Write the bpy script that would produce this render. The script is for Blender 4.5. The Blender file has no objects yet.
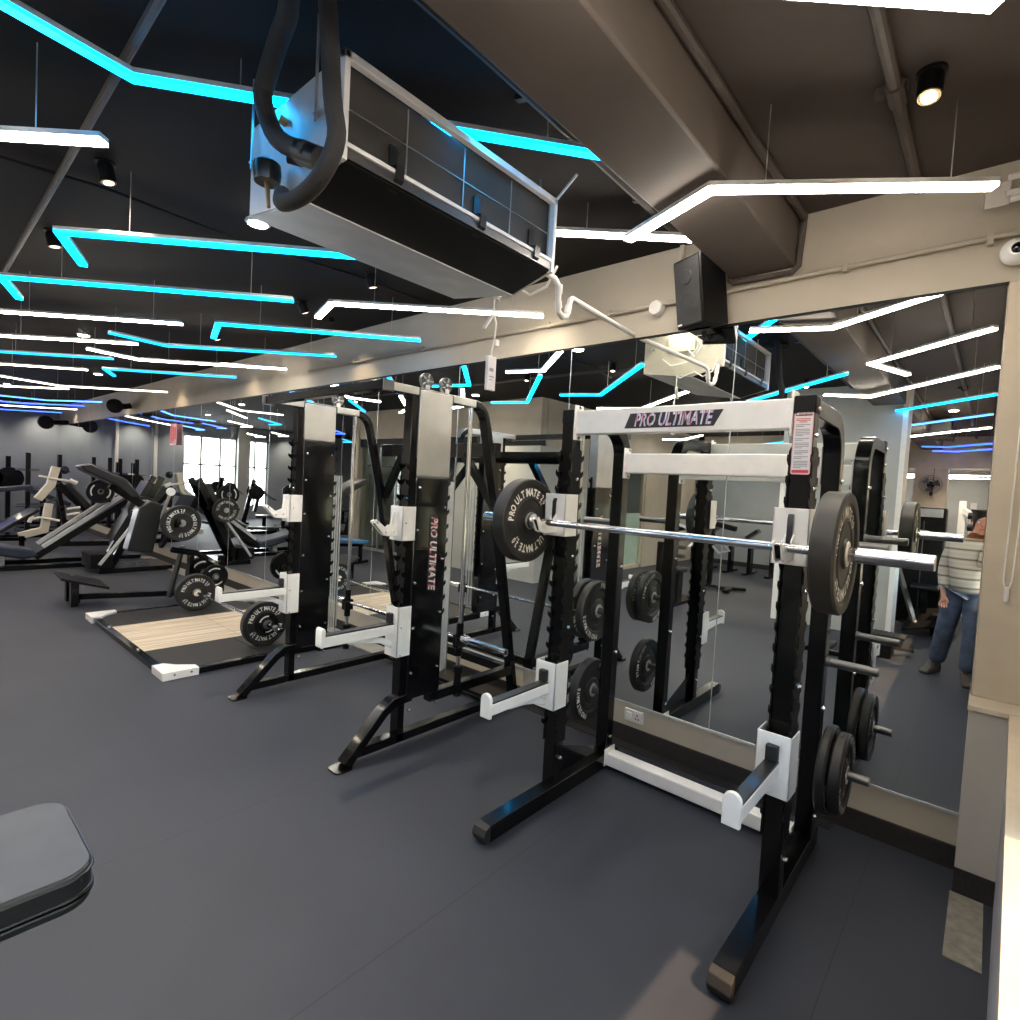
import bpy, bmesh, math, random
from mathutils import Vector as V, Matrix
random.seed(7)
sc = bpy.context.scene
col = sc.collection
PI = math.pi
def R(a): return math.radians(a)

# ------------------------------------------------------------------ materials
MATS = {}
def mat(name, c, rough=.5, metal=0., emit=0., ecol=None, var=.06, scale=18., coat=0., bump=0., bscale=60., spec=.5, trans=0., alpha=1.):
    m = bpy.data.materials.new(name); m.use_nodes = True
    nt = m.node_tree; b = nt.nodes['Principled BSDF']
    b.inputs['Roughness'].default_value = rough
    b.inputs['Metallic'].default_value = metal
    b.inputs['Coat Weight'].default_value = coat
    b.inputs['Coat Roughness'].default_value = .08
    b.inputs['Specular IOR Level'].default_value = spec
    b.inputs['Transmission Weight'].default_value = trans
    b.inputs['Alpha'].default_value = alpha
    tc = nt.nodes.new('ShaderNodeTexCoord')
    nz = nt.nodes.new('ShaderNodeTexNoise'); nz.inputs['Scale'].default_value = scale; nz.inputs['Detail'].default_value = 4
    nt.links.new(tc.outputs['Object'], nz.inputs['Vector'])
    rp = nt.nodes.new('ShaderNodeValToRGB')
    lo = [max(0, x * (1 - var)) for x in c]; hi = [min(1, x * (1 + var)) for x in c]
    rp.color_ramp.elements[0].position = .3; rp.color_ramp.elements[1].position = .7
    rp.color_ramp.elements[0].color = (*lo, 1); rp.color_ramp.elements[1].color = (*hi, 1)
    nt.links.new(nz.outputs['Fac'], rp.inputs['Fac'])
    nt.links.new(rp.outputs['Color'], b.inputs['Base Color'])
    if bump:
        n2 = nt.nodes.new('ShaderNodeTexNoise'); n2.inputs['Scale'].default_value = bscale; n2.inputs['Detail'].default_value = 3
        nt.links.new(tc.outputs['Object'], n2.inputs['Vector'])
        bp = nt.nodes.new('ShaderNodeBump'); bp.inputs['Strength'].default_value = bump; bp.inputs['Distance'].default_value = .01
        nt.links.new(n2.outputs['Fac'], bp.inputs['Height']); nt.links.new(bp.outputs['Normal'], b.inputs['Normal'])
    if emit:
        b.inputs['Emission Strength'].default_value = emit
        b.inputs['Emission Color'].default_value = (*(ecol or c), 1)
    MATS[name] = m
    return m
BLACK = mat('black powder coat', (.003, .003, .0035), .2, coat=.25, spec=.25)
GLOSS = mat('glossy black cover', (.005, .005, .006), .12, coat=.7, var=.3, scale=3, spec=.3)
MATTE = mat('matte black', (.0045, .0045, .005), .5, spec=.2)
RUBBER = mat('black rubber', (.012, .012, .013), .62, bump=.12, bscale=220)
PLATE = mat('bumper plate rubber', (.014, .0135, .0135), .5, bump=.05, bscale=150)
WHITE = mat('white powder coat', (.84, .83, .82), .32, coat=.3, var=.03)
LETTER = mat('white lettering', (.82, .80, .74), .6, var=.03)
CHROME = mat('chrome', (.82, .82, .83), .14, metal=1., var=.02)
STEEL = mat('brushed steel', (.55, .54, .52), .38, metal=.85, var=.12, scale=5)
DSTEEL = mat('dark steel', (.16, .16, .16), .35, metal=.8)
BRASS = mat('brass fitting', (.6, .4, .2), .35, metal=.9)
GALV = mat('galvanised sheet', (.62, .63, .64), .45, metal=.35, var=.1, scale=8)
CREAMP = mat('cream end panel', (.50, .47, .38), .5, var=.06)
PVC = mat('pvc pipe', (.72, .70, .68), .4, var=.04)
FOAM = mat('grey pipe insulation', (.028, .025, .024), .85, bump=.3, bscale=90)
TAPE = mat('black tape', (.012, .012, .012), .3)
CORD = mat('white cord', (.75, .74, .71), .5)
WALL = mat('beige wall paint', (.46, .41, .335), .7, var=.07, scale=2.5, bump=.15, bscale=30)
WALLG = mat('blue grey wall paint', (.27, .30, .33), .7, var=.06, scale=2, bump=.1, bscale=30)
WALLL = mat('light grey wall paint', (.42, .42, .39), .7, var=.08, scale=2, bump=.1, bscale=30)
COLM = mat('cream column paint', (.52, .45, .35), .6, var=.10, scale=4, bump=.2, bscale=20)
PIER = mat('greige pier paint', (.46, .43, .385), .65, var=.06, scale=4)
LAV = mat('lavender grey sill wall', (.36, .35, .38), .6, var=.08, scale=6)
CEILK = mat('darker ceiling', (.008, .0062, .0062), .8, spec=.2, var=.15, scale=2.5, bump=.12, bscale=25)
CEIL = mat('brown ceiling paint', (.046, .034, .028), .75, var=.12, scale=2.5, bump=.12, bscale=25)
BEAMM = mat('brown beam paint', (.098, .078, .068), .7, var=.12, scale=2.5, bump=.2, bscale=9)
SLEEVE = mat('dark brown pipe sleeve', (.020, .016, .014), .6, var=.2)
PIPEM = mat('brown painted pipe', (.055, .043, .037), .6, var=.1)
SKIRT = mat('dark skirting carpet', (.020, .018, .017), .8, var=.5, scale=160, bump=.5, bscale=260)
CONC = mat('bare concrete', (.20, .185, .155), .85, var=.25, scale=20, bump=.4, bscale=60)
LINO = mat('grey strip mat', (.26, .25, .235), .7, var=.08, scale=10)
PAD = mat('black vinyl upholstery', (.008, .0085, .010), .35, var=.1, bump=.08, bscale=300, coat=.2)
PADSHEEN = mat('painted sheen vinyl', (.060, .066, .078), .5, var=.06, bump=.06, bscale=400)  # lighter grey puts the light reflected off the black pad top into its colour
NAVY = mat('navy vinyl upholstery', (.020, .030, .055), .45)
BLUE = mat('blue vinyl', (.05, .18, .38), .45)
BONE = mat('bone white frame', (.66, .62, .52), .4, var=.04)
WINM = mat('window glare', (.9, .95, 1.), .3, emit=2.6, ecol=(.93, .97, 1.))
LEDW = mat('warm white diffuser', (.9, .88, .8), .5, emit=15., ecol=(1., .92, .80))
LEDC = mat('cyan diffuser', (.05, .5, .5), .5, emit=4.2, ecol=(.0, .40, 1.))
LEDT = mat('teal diffuser', (.05, .4, .5), .5, emit=1.5, ecol=(.0, .36, 1.))
LEDB = mat('blue diffuser', (.05, .2, .6), .5, emit=2.2, ecol=(.02, .09, 1.))
LEDL = mat('pale blue diffuser', (.2, .5, .9), .5, emit=2.0, ecol=(.05, .25, 1.))
LEDP = mat('pinkish white diffuser', (.9, .8, .7), .5, emit=5., ecol=(1., .80, .66))
BULB = mat('lamp lens', (1, .9, .7), .4, emit=28., ecol=(1., .87, .66))
DIML = mat('dim lamp lens', (1, .75, .6), .4, emit=2.2, ecol=(1., .72, .55))
REDM = mat('red print', (.62, .05, .09), .5)
PINK = mat('pink label border', (.78, .42, .47), .5)
PAPER = mat('white label paper', (.74, .72, .74), .5)
INK = mat('grey print', (.30, .30, .36), .6)
DRED = mat('dark maroon print', (.16, .03, .05), .5)
BADGE = mat('black badge', (.012, .012, .02), .3)
SKIN = mat('skin', (.48, .23, .15), .5, var=.08)
HAIR = mat('dark hair', (.02, .015, .012), .6)
SHOE = mat('dark shoe leather', (.05, .042, .035), .5)
FROST = mat('frosted glass film', (.42, .55, .46), .5, var=.1, scale=3)
GREEN = mat('green lit poster', (.25, .36, .33), .5, var=.3, scale=3)
TURQ = mat('turquoise sign', (.03, .42, .45), .5)

def node_mat(name, rough=.5, **k):
    m = bpy.data.materials.new(name); m.use_nodes = True
    b = m.node_tree.nodes['Principled BSDF']; b.inputs['Roughness'].default_value = rough
    return m, m.node_tree, b
# mirror
MIRROR, nt, b = node_mat('mirror glass', .0)
b.inputs['Metallic'].default_value = 1.; 
_n = nt.nodes.new('ShaderNodeTexNoise'); _n.inputs['Scale'].default_value = .8
_r = nt.nodes.new('ShaderNodeValToRGB'); _r.color_ramp.elements[0].color = (.86, .89, .87, 1); _r.color_ramp.elements[1].color = (.90, .92, .90, 1)
nt.links.new(_n.outputs['Fac'], _r.inputs['Fac']); nt.links.new(_r.outputs['Color'], b.inputs['Base Color'])
MEDGE = mat('mirror edge', (.62, .66, .64), .25, metal=.3)
# floor: rubber rolls with faint seams, scuffs and flecks
FLOOR, nt, b = node_mat('rubber gym floor', .6)
tc = nt.nodes.new('ShaderNodeTexCoord')
def N(t, **k):
    n = nt.nodes.new(t)
    for a, v in k.items(): n.inputs[a].default_value = v
    return n
n1 = N('ShaderNodeTexNoise', Scale=1.1, Detail=5.); n2 = N('ShaderNodeTexNoise', Scale=300., Detail=2.)
for n in (n1, n2): nt.links.new(tc.outputs['Object'], n.inputs['Vector'])
r1 = nt.nodes.new('ShaderNodeValToRGB')
r1.color_ramp.elements[0].position = .3; r1.color_ramp.elements[0].color = (.017, .021, .033, 1)
r1.color_ramp.elements[1].position = .75; r1.color_ramp.elements[1].color = (.026, .031, .047, 1)
nt.links.new(n1.outputs['Fac'], r1.inputs['Fac'])
fl = N('ShaderNodeTexVoronoi', Scale=9.); nt.links.new(tc.outputs['Object'], fl.inputs['Vector'])
fr = nt.nodes.new('ShaderNodeValToRGB'); fr.color_ramp.elements[0].position = .0; fr.color_ramp.elements[0].color = (1, 1, 1, 1)
fr.color_ramp.elements[1].position = .022; fr.color_ramp.elements[1].color = (0, 0, 0, 1)
nt.links.new(fl.outputs['Distance'], fr.inputs['Fac'])
mx = nt.nodes.new('ShaderNodeMix'); mx.data_type = 'RGBA'
nt.links.new(fr.outputs['Color'], mx.inputs[0]); nt.links.new(r1.outputs['Color'], mx.inputs[6]); mx.inputs[7].default_value = (.25, .25, .24, 1)
br = N('ShaderNodeTexBrick', Scale=1.); br.offset = 0
br.inputs['Brick Width'].default_value = 1.25; br.inputs['Row Height'].default_value = 6.; br.inputs['Mortar Size'].default_value = .0025
br.inputs['Color1'].default_value = (1, 1, 1, 1); br.inputs['Color2'].default_value = (1, 1, 1, 1); br.inputs['Mortar'].default_value = (.45, .45, .45, 1)
mp = nt.nodes.new('ShaderNodeMapping'); mp.inputs['Location'].default_value = (.35, 0, 0)
nt.links.new(tc.outputs['Object'], mp.inputs['Vector']); nt.links.new(mp.outputs['Vector'], br.inputs['Vector'])
m2 = nt.nodes.new('ShaderNodeMix'); m2.data_type = 'RGBA'; m2.blend_type = 'MULTIPLY'; m2.inputs[0].default_value = 1.
nt.links.new(mx.outputs[2], m2.inputs[6]); nt.links.new(br.outputs['Color'], m2.inputs[7]); nt.links.new(m2.outputs[2], b.inputs['Base Color'])
bp = N('ShaderNodeBump', Strength=.15, Distance=.004); nt.links.new(n2.outputs['Fac'], bp.inputs['Height']); nt.links.new(bp.outputs['Normal'], b.inputs['Normal'])
# wood
WOOD, nt, b = node_mat('pale oak boards', .55)
tc = nt.nodes.new('ShaderNodeTexCoord'); mp = nt.nodes.new('ShaderNodeMapping'); mp.inputs['Scale'].default_value = (14, .7, 1)
nt.links.new(tc.outputs['Object'], mp.inputs['Vector'])
n1 = N('ShaderNodeTexNoise', Scale=2.2, Detail=6.); nt.links.new(mp.outputs['Vector'], n1.inputs['Vector'])
wr = nt.nodes.new('ShaderNodeValToRGB'); wr.color_ramp.elements[0].position = .35; wr.color_ramp.elements[0].color = (.42, .33, .24, 1)
wr.color_ramp.elements[1].position = .62; wr.color_ramp.elements[1].color = (.68, .58, .45, 1)
nt.links.new(n1.outputs['Fac'], wr.inputs['Fac'])
br = N('ShaderNodeTexBrick', Scale=1.); br.offset = .5
br.inputs['Brick Width'].default_value = .15; br.inputs['Row Height'].default_value = 1.2; br.inputs['Mortar Size'].default_value = .003
br.inputs['Color1'].default_value = (1, 1, 1, 1); br.inputs['Color2'].default_value = (.9, .9, .9, 1); br.inputs['Mortar'].default_value = (.5, .45, .4, 1)
nt.links.new(tc.outputs['Object'], br.inputs['Vector'])
m2 = nt.nodes.new('ShaderNodeMix'); m2.data_type = 'RGBA'; m2.blend_type = 'MULTIPLY'; m2.inputs[0].default_value = 1.
nt.links.new(wr.outputs['Color'], m2.inputs[6]); nt.links.new(br.outputs['Color'], m2.inputs[7]); nt.links.new(m2.outputs[2], b.inputs['Base Color'])
# striped knit, denim, badge letters, filter mesh, blind
def banded(name, cols, scale, axis=(0, 0, 1), rough=.8, distort=.6):
    m, nt, b = node_mat(name, rough)
    tc = nt.nodes.new('ShaderNodeTexCoord')
    w = nt.nodes.new('ShaderNodeTexWave'); w.wave_type = 'BANDS'; w.bands_direction = 'Z' if axis[2] else 'X'
    w.inputs['Scale'].default_value = scale; w.inputs['Distortion'].default_value = distort; w.inputs['Detail'].default_value = 1
    nt.links.new(tc.outputs['Object'], w.inputs['Vector'])
    r = nt.nodes.new('ShaderNodeValToRGB'); r.color_ramp.interpolation = 'LINEAR'
    while len(r.color_ramp.elements) < len(cols): r.color_ramp.elements.new(.5)
    for e, (p, c) in zip(r.color_ramp.elements, cols): e.position = p; e.color = (*c, 1)
    nt.links.new(w.outputs['Fac'], r.inputs['Fac']); nt.links.new(r.outputs['Color'], b.inputs['Base Color'])
    return m
KNIT = banded('striped grey knit', [(0, (.10, .085, .075)), (.12, (.36, .32, .27)), (.6, (.44, .40, .34)), (1, (.38, .34, .29))], 3.2)
DENIM = mat('blue denim', (.055, .075, .12), .85, var=.35, scale=14, bump=.2, bscale=200)
LOGO = banded('foil logo letters', [(0, (.50, .10, .18)), (.35, (.75, .66, .72)), (.7, (.22, .25, .50)), (1, (.80, .78, .82))], 9, (1, 0, 0), .4, 2.)
LOGOR = banded('red logo letters', [(0, (.62, .10, .14)), (.5, (.80, .62, .62)), (1, (.85, .80, .80))], 7, (0, 0, 1), .4, 2.)
FILT, nt, b = node_mat('dusty filter mesh', .8)
tc = nt.nodes.new('ShaderNodeTexCoord'); n1 = N('ShaderNodeTexNoise', Scale=2.5, Detail=3.); nt.links.new(tc.outputs['Object'], n1.inputs['Vector'])
wr = nt.nodes.new('ShaderNodeValToRGB'); wr.color_ramp.elements[0].position = .3; wr.color_ramp.elements[0].color = (.028, .025, .022, 1)
wr.color_ramp.elements[1].position = .75; wr.color_ramp.elements[1].color = (.09, .08, .066, 1)
nt.links.new(n1.outputs['Fac'], wr.inputs['Fac']); nt.links.new(wr.outputs['Color'], b.inputs['Base Color'])
w = nt.nodes.new('ShaderNodeTexWave'); w.bands_direction = 'Z'; w.inputs['Scale'].default_value = 60
nt.links.new(tc.outputs['Object'], w.inputs['Vector']); bp = N('ShaderNodeBump', Strength=.5, Distance=.003)
nt.links.new(w.outputs['Fac'], bp.inputs['Height']); nt.links.new(bp.outputs['Normal'], b.inputs['Normal'])
BLIND = mat('white roller blind', (.80, .76, .66), .8, var=.02)
_b = BLIND.node_tree.nodes['Principled BSDF']; _t = BLIND.node_tree.nodes.new('ShaderNodeBsdfTranslucent'); _t.inputs[0].default_value = (.8, .74, .62, 1)
_m = BLIND.node_tree.nodes.new('ShaderNodeMixShader'); _m.inputs[0].default_value = .45
_o = BLIND.node_tree.nodes['Material Output']
BLIND.node_tree.links.new(_b.outputs[0], _m.inputs[1]); BLIND.node_tree.links.new(_t.outputs[0], _m.inputs[2]); BLIND.node_tree.links.new(_m.outputs[0], _o.inputs[0])
GLASS, nt, b = node_mat('clear pane', .02)
_tr = nt.nodes.new('ShaderNodeBsdfTransparent'); _tr.inputs[0].default_value = (.88, .93, .90, 1)
_g = nt.nodes.new('ShaderNodeBsdfGlossy'); _g.inputs['Roughness'].default_value = .02
_m = nt.nodes.new('ShaderNodeMixShader'); _m.inputs[0].default_value = .10
nt.links.new(_tr.outputs[0], _m.inputs[1]); nt.links.new(_g.outputs[0], _m.inputs[2]); nt.links.new(_m.outputs[0], nt.nodes['Material Output'].inputs[0])

# ------------------------------------------------------------------ text meshes
_tx = {}
def text_mesh(s, size=1., shear=0.):
    k = (s, shear)
    if k not in _tx:
        cu = bpy.data.curves.new('t', 'FONT'); cu.body = s; cu.size = 1; cu.shear = shear; cu.offset = .03; cu.resolution_u = 2
        cu.align_x = 'CENTER'; cu.align_y = 'CENTER'
        ob = bpy.data.objects.new('t', cu); col.objects.link(ob)
        bpy.context.view_layer.update()
        dg = bpy.context.evaluated_depsgraph_get()
        me = bpy.data.meshes.new_from_object(ob.evaluated_get(dg))
        _tx[k] = ([tuple(v.co) for v in me.vertices], [tuple(p.vertices) for p in me.polygons])
        bpy.data.objects.remove(ob); bpy.data.curves.remove(cu); bpy.data.meshes.remove(me)
    v, f = _tx[k]
    return [(a * size, b * size) for a, b, c in v], f

# ------------------------------------------------------------------ mesh builder
class MB:
    def __init__(s): s.v = []; s.f = []; s.m = []
    def add(s, vs, fs, mi=0):
        o = len(s.v); s.v += [V(p) for p in vs]
        for f in fs: s.f.append([o + i for i in f]); s.m.append(mi)
        return s
    def box(s, x0, x1, y0, y1, z0, z1, mi=0):
        return s.add([(x0, y0, z0), (x1, y0, z0), (x1, y1, z0), (x0, y1, z0), (x0, y0, z1), (x1, y0, z1), (x1, y1, z1), (x0, y1, z1)],
              [(0, 3, 2, 1), (4, 5, 6, 7), (0, 1, 5, 4), (1, 2, 6, 5), (2, 3, 7, 6), (3, 0, 4, 7)], mi)
    def beam(s, p, q, w, h, up=(0, 0, 1), mi=0):
        p = V(p); q = V(q); d = (q - p).normalized(); u = V(up)
        if abs(d.dot(u)) > .98: u = V((0, 1, 0))
        a = d.cross(u).normalized() * w / 2; b = a.cross(d).normalized() * h / 2
        vs = [p - a - b, p + a - b, p + a + b, p - a + b, q - a - b, q + a - b, q + a + b, q - a + b]
        return s.add(vs, [(3, 2, 1, 0), (4, 5, 6, 7), (0, 1, 5, 4), (1, 2, 6, 5), (2, 3, 7, 6), (3, 0, 4, 7)], mi)
    def path(s, pts, w, h, side, mi=0):
        # rectangular tube through points lying in a plane with normal `side` (w along side)
        pts = [V(p) for p in pts]; sd = V(side).normalized(); o = len(s.v); n = len(pts); rings = []
        for i, p in enumerate(pts):
            if i == 0: t = pts[1] - pts[0]; k = 1
            elif i == n - 1: t = pts[-1] - pts[-2]; k = 1
            else:
                a = (pts[i] - pts[i - 1]).normalized(); b = (pts[i + 1] - pts[i]).normalized(); t = a + b; k = 1 / max(.3, t.length / 2)
            t.normalize(); nn = t.cross(sd).normalized() * h / 2 * k; ss = sd * w / 2
            rings += [p - ss - nn, p + ss - nn, p + ss + nn, p - ss + nn]
        fs = []
        for i in range(n - 1):
            for j in range(4):
                a = i * 4 + j; b = i * 4 + (j + 1) % 4; fs.append((a, b, b + 4, a + 4))
        fs += [(3, 2, 1, 0), tuple((n - 1) * 4 + j for j in range(4))]
        return s.add(rings, fs, mi)
    def tube(s, pts, r, n=12, mi=0):
        pts = [V(p) for p in pts]; rr = r if isinstance(r, (list, tuple)) else [r] * len(pts)
        t0 = (pts[1] - pts[0]).normalized(); u = t0.orthogonal().normalized(); vs = []; fs = []
        for i, p in enumerate(pts):
            if i == 0: t = t0
            elif i == len(pts) - 1: t = (pts[-1] - pts[-2]).normalized()
            else: t = ((pts[i] - pts[i - 1]).normalized() + (pts[i + 1] - pts[i]).normalized()).normalized()
            u = (u - t * u.dot(t)).normalized(); w = t.cross(u)
            for k in range(n):
                a = 2 * PI * k / n; vs.append(p + (u * math.cos(a) + w * math.sin(a)) * rr[i])
        for i in range(len(pts) - 1):
            for k in range(n):
                a = i * n + k; b = i * n + (k + 1) % n; fs.append((a, b, b + n, a + n))
        fs.append(tuple(range(n))[::-1]); fs.append(tuple((len(pts) - 1) * n + k for k in range(n)))
        return s.add(vs, fs, mi)
    def lathe(s, prof, c, axis='x', n=40, mi=0, mids=None):
        # prof: list of (radius, t along axis); closed loop if first==last
        vs = []; fs = []; c = V(c)
        for r, t in prof:
            for k in range(n):
                a = 2 * PI * k / n; x, y = r * math.cos(a), r * math.sin(a)
                if axis == 'x': vs.append(c + V((t, x, y)))
                elif axis == 'y': vs.append(c + V((x, t, y)))
                else: vs.append(c + V((x, y, t)))
        ff = []; mm = []
        for i in range(len(prof) - 1):
            for k in range(n):
                a = i * n + k; b = i * n + (k + 1) % n
                ff.append((a, b, b + n, a + n) if axis != 'y' else (a, a + n, b + n, b)); mm.append(mids[i] if mids else mi)
        ff.append(tuple(range(n))[::-1] if axis != 'y' else tuple(range(n))); mm.append(mi)
        L = (len(prof) - 1) * n
        ff.append(tuple(L + k for k in range(n)) if axis != 'y' else tuple(L + k for k in range(n))[::-1]); mm.append(mi)
        o = len(s.v); s.v += vs
        for f, m in zip(ff, mm): s.f.append([o + i for i in f]); s.m.append(m)
        return s
    def prism(s, poly, axis, t0, t1, mi=0):
        def P(a, b, t): return {'x': (t, a, b), 'y': (a, t, b), 'z': (a, b, t)}[axis]
        n = len(poly); vs = [P(a, b, t0) for a, b in poly] + [P(a, b, t1) for a, b in poly]
        fs = [tuple(range(n))[::-1], tuple(range(n, 2 * n))] + [(i, (i + 1) % n, (i + 1) % n + n, i + n) for i in range(n)]
        return s.add(vs, fs, mi)
    def sphere(s, c, r, mi=0, n=16, sq=(1, 1, 1)):
        vs = []; fs = []; c = V(c); m = n // 2
        for i in range(1, m):
            th = PI * i / m
            for k in range(n):
                a = 2 * PI * k / n
                vs.append(c + V((r * sq[0] * math.sin(th) * math.cos(a), r * sq[1] * math.sin(th) * math.sin(a), r * sq[2] * math.cos(th))))
        for i in range(m - 2):
            for k in range(n):
                a = i * n + k; b = i * n + (k + 1) % n; fs.append((a, a + n, b + n, b))
        t = len(vs); vs += [c + V((0, 0, r * sq[2])), c - V((0, 0, r * sq[2]))]
        for k in range(n): fs.append((t, k, (k + 1) % n)); fs.append((t + 1, (m - 2) * n + (k + 1) % n, (m - 2) * n + k))
        return s.add(vs, fs, mi)
    def text(s, body, o, xd, yd, size, mi=0, shear=0., th=.0008, sx=1.):
        v2, f = text_mesh(body, size, shear); o = V(o); xd = V(xd); yd = V(yd); nn = xd.cross(yd).normalized()
        s.add([o + xd * (a * sx) + yd * b + nn * th for a, b in v2], f, mi)
        return s
    def ring_text(s, body, o, xd, yd, r, a0, size, mi=0, gap=.62):
        # clockwise text around o starting at clock angle a0 (deg from up), returns end angle
        o = V(o); xd = V(xd); yd = V(yd); nn = xd.cross(yd).normalized(); a = R(a0); step = size * gap / r
        for ch in body:
            if ch != ' ':
                up = xd * math.sin(a) + yd * math.cos(a); rt = xd * math.cos(a) - yd * math.sin(a)
                v2, f = text_mesh(ch, size)
                s.add([o + up * r + rt * p * .72 + up * q + nn * .0012 for p, q in v2], f, mi)
            a += step * (.55 if ch == ' ' or ch == 'I' else 1)
        return math.degrees(a)
    def build(s, name, mats, parent=None, loc=None, bev=0., sharp=32, xf=None, seg=2):
        if not isinstance(mats, (list, tuple)): mats = [mats]
        root = V((0, 0, 0)); p = parent
        if loc is not None: root = V(loc)
        elif parent is not None: root = V(parent.get('_o', (0, 0, 0)))
        me = bpy.data.meshes.new(name)
        me.from_pydata([tuple((xf @ v if xf else v) - root) for v in s.v], [], s.f)
        for m in mats: me.materials.append(m)
        for poly, mi in zip(me.polygons, s.m): poly.material_index = mi; poly.use_smooth = True
        me.validate(); me.update(); me.set_sharp_from_angle(angle=R(sharp))
        ob = bpy.data.objects.new(name, me); col.objects.link(ob)
        ob['_o'] = tuple(root)
        if parent is not None: ob.parent = parent
        else: ob.location = root
        if bev:
            b = ob.modifiers.new('bevel', 'BEVEL'); b.width = bev; b.segments = seg; b.limit_method = 'ANGLE'; b.angle_limit = R(40)
        return ob
def thing(name, label, cat, loc=(0, 0, 0), group=None):
    o = bpy.data.objects.new(name, None); col.objects.link(o); o.location = loc; o.empty_display_size = .1
    o['_o'] = tuple(loc); o['label'] = label; o['category'] = cat
    if group: o['group'] = group
    return o
def tag(o, label=None, cat=None, group=None, kind=None):
    if label: o['label'] = label
    if cat: o['category'] = cat
    if group: o['group'] = group
    if kind: o['kind'] = kind
    return o
def struct(o): o['kind'] = 'structure'; return o
def copy_tree(o, parent=None):
    c = o.copy(); col.objects.link(c); c.parent = parent
    for ch in list(o.children): copy_tree(ch, c)
    return c
def arc(c, r, a0, a1, n, plane='yz', x=0):
    out = []
    for i in range(n + 1):
        a = R(a0 + (a1 - a0) * i / n)
        p, q = c[0] + r * math.cos(a), c[1] + r * math.sin(a)
        out.append((x, p, q) if plane == 'yz' else (p, x, q) if plane == 'xz' else (p, q, x))
    return out
def bolt_mb(c, d=(1, 0, 0), r=.011, L=.014):
    c = V(c); d = V(d); m = MB(); m.tube([c - d * .004, c + d * L * .5, c + d * L * .85, c + d * L], [r, r, r * .75, r * .3], 8); return m
def bolts(parent, pts, d=(1, 0, 0), r=.011, L=.014):
    me = None
    for p in pts:
        if me is None:
            o = bolt_mb((0, 0, 0), d, r, L).build('bolt', CHROME, loc=(0, 0, 0)); me = o
        else:
            o = me.copy(); col.objects.link(o)
        o.parent = parent; o.location = V(p) - V(parent['_o'])

# ------------------------------------------------------------------ room
M = 3.5          # mirror plane
XL, XR = -21.3, .62
CH = 3.43
YF = -12.
struct(MB().box(XL - .2, XR + .3, YF - .2, M + .3, -.12, 0).build('floor', FLOOR, loc=(0, 0, 0)))
struct(MB().box(XL - .2, -1.15, YF - .2, M + .3, CH, CH + .15, 0).box(-1.15, XR + .3, YF - .2, M + .3, CH, CH + .15, 1).build('ceiling', [CEILK, CEIL], loc=(0, 0, 0)))  # darker to the left of the beam, brown to the right
w = MB().box(XL - .1, XR, M + .012, M + .25, 0, CH); struct(w.build('wall_back', WALL, loc=(0, 0, 0)))
struct(MB().box(XL, -.02, M - .004, M + .02, .0, .115).build('baseboard_back', SKIRT, loc=(0, 0, 0)))
# end wall (far left) with a window beyond the reflected bend
e = MB()
e.box(XL - .25, XL, .1, M + .1, 0, CH); e.box(XL - .25, XL, -1.75, .1, 0, .45); e.box(XL - .25, XL, -1.75, .1, 2.98, CH)
e.box(XL - .25, XL, YF, -2.9, 0, CH); e.box(XL - .25, XL, -2.9, -1.75, 0, .45, 0); e.box(XL - .25, XL, -2.9, -1.75, 2.98, CH); e.box(XL - .25, XL + .12, -2.15, -1.72, 0, CH, 1)
struct(e.build('wall_left', [WALLG, WALLL], loc=(0, 0, 0)))
win = struct(MB().box(XL - .2, XL - .14, -2.9, .1, .45, 2.98).build('window_1', WINM, loc=(0, 0, 0)))
f = MB()
for y in (-2.87, -2.4, -1.7, -1.15, -.5, .07): f.box(XL - .14, XL - .06, y - .03, y + .03, .45, 2.98)
for z in (.48, 1.95, 2.95): f.box(XL - .14, XL - .06, -2.9, .1, z - .03, z + .03)
f.build('window_frame', WALLL, win)
for i, y in enumerate((2.05, .95)):
    struct(MB().box(XL - .01, XL + .09, y - .045, y + .045, 0, CH).build('trim_%d' % (i + 1), LETTER, loc=(0, 0, 0), bev=.01))
# front wall and rear partitions
struct(MB().box(XL, XR, YF - .2, YF, 0, CH).build('wall_front', WALLL, loc=(0, 0, 0)))
p = MB(); p.box(-6.1, -2.6, -8.1, -7.95, 0, 2.4, 0); p.box(-6.1, -2.6, -8.12, -7.93, 2.4, CH, 1); p.box(-6.1, -2.6, -7.95, -7.9, 2.36, 2.44, 1)
struct(p.build('wall_rear_partition', [WALLG, WALL], loc=(0, 0, 0)))
struct(MB().box(-6.1, -2.6, -7.95, -7.93, 0, .12).build('baseboard_rear', SKIRT, loc=(0, 0, 0)))
# office block with glazed front behind the camera
p = MB()
p.box(-10., -6.3, -1.1, -.95, 0, 2.55, 0); p.box(-12.3, -6.3, -1.12, -.93, 2.75, CH, 1); p.box(-12.3, -6.3, -1.09, -.96, 2.55, 2.75, 2)
p.box(-12.4, -12.1, -1.2, -.9, 0, CH, 1); p.box(-6.45, -6.3, -2.6, -1.1, 0, 2.55, 0); p.box(-6.46, -6.28, -8., -1.1, 2.55, CH, 1)
p.box(-6.45, -6.3, -8., -5.1, 0, 2.55, 1); p.box(-12.4, -12.3, -8., -1.2, 0, CH, 1)
struct(p.build('wall_office', [WALLL, WALL, MATTE], loc=(0, 0, 0)))
gw = struct(MB().box(-12.1, -10., -1.04, -1.02, .05, 2.55).build('window_2', GLASS, loc=(0, 0, 0)))
g = MB()
for x in (-12.08, -11.3, -10.65, -10.03): g.box(x - .015, x + .015, -1.06, -1., 0, 2.55)
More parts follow.
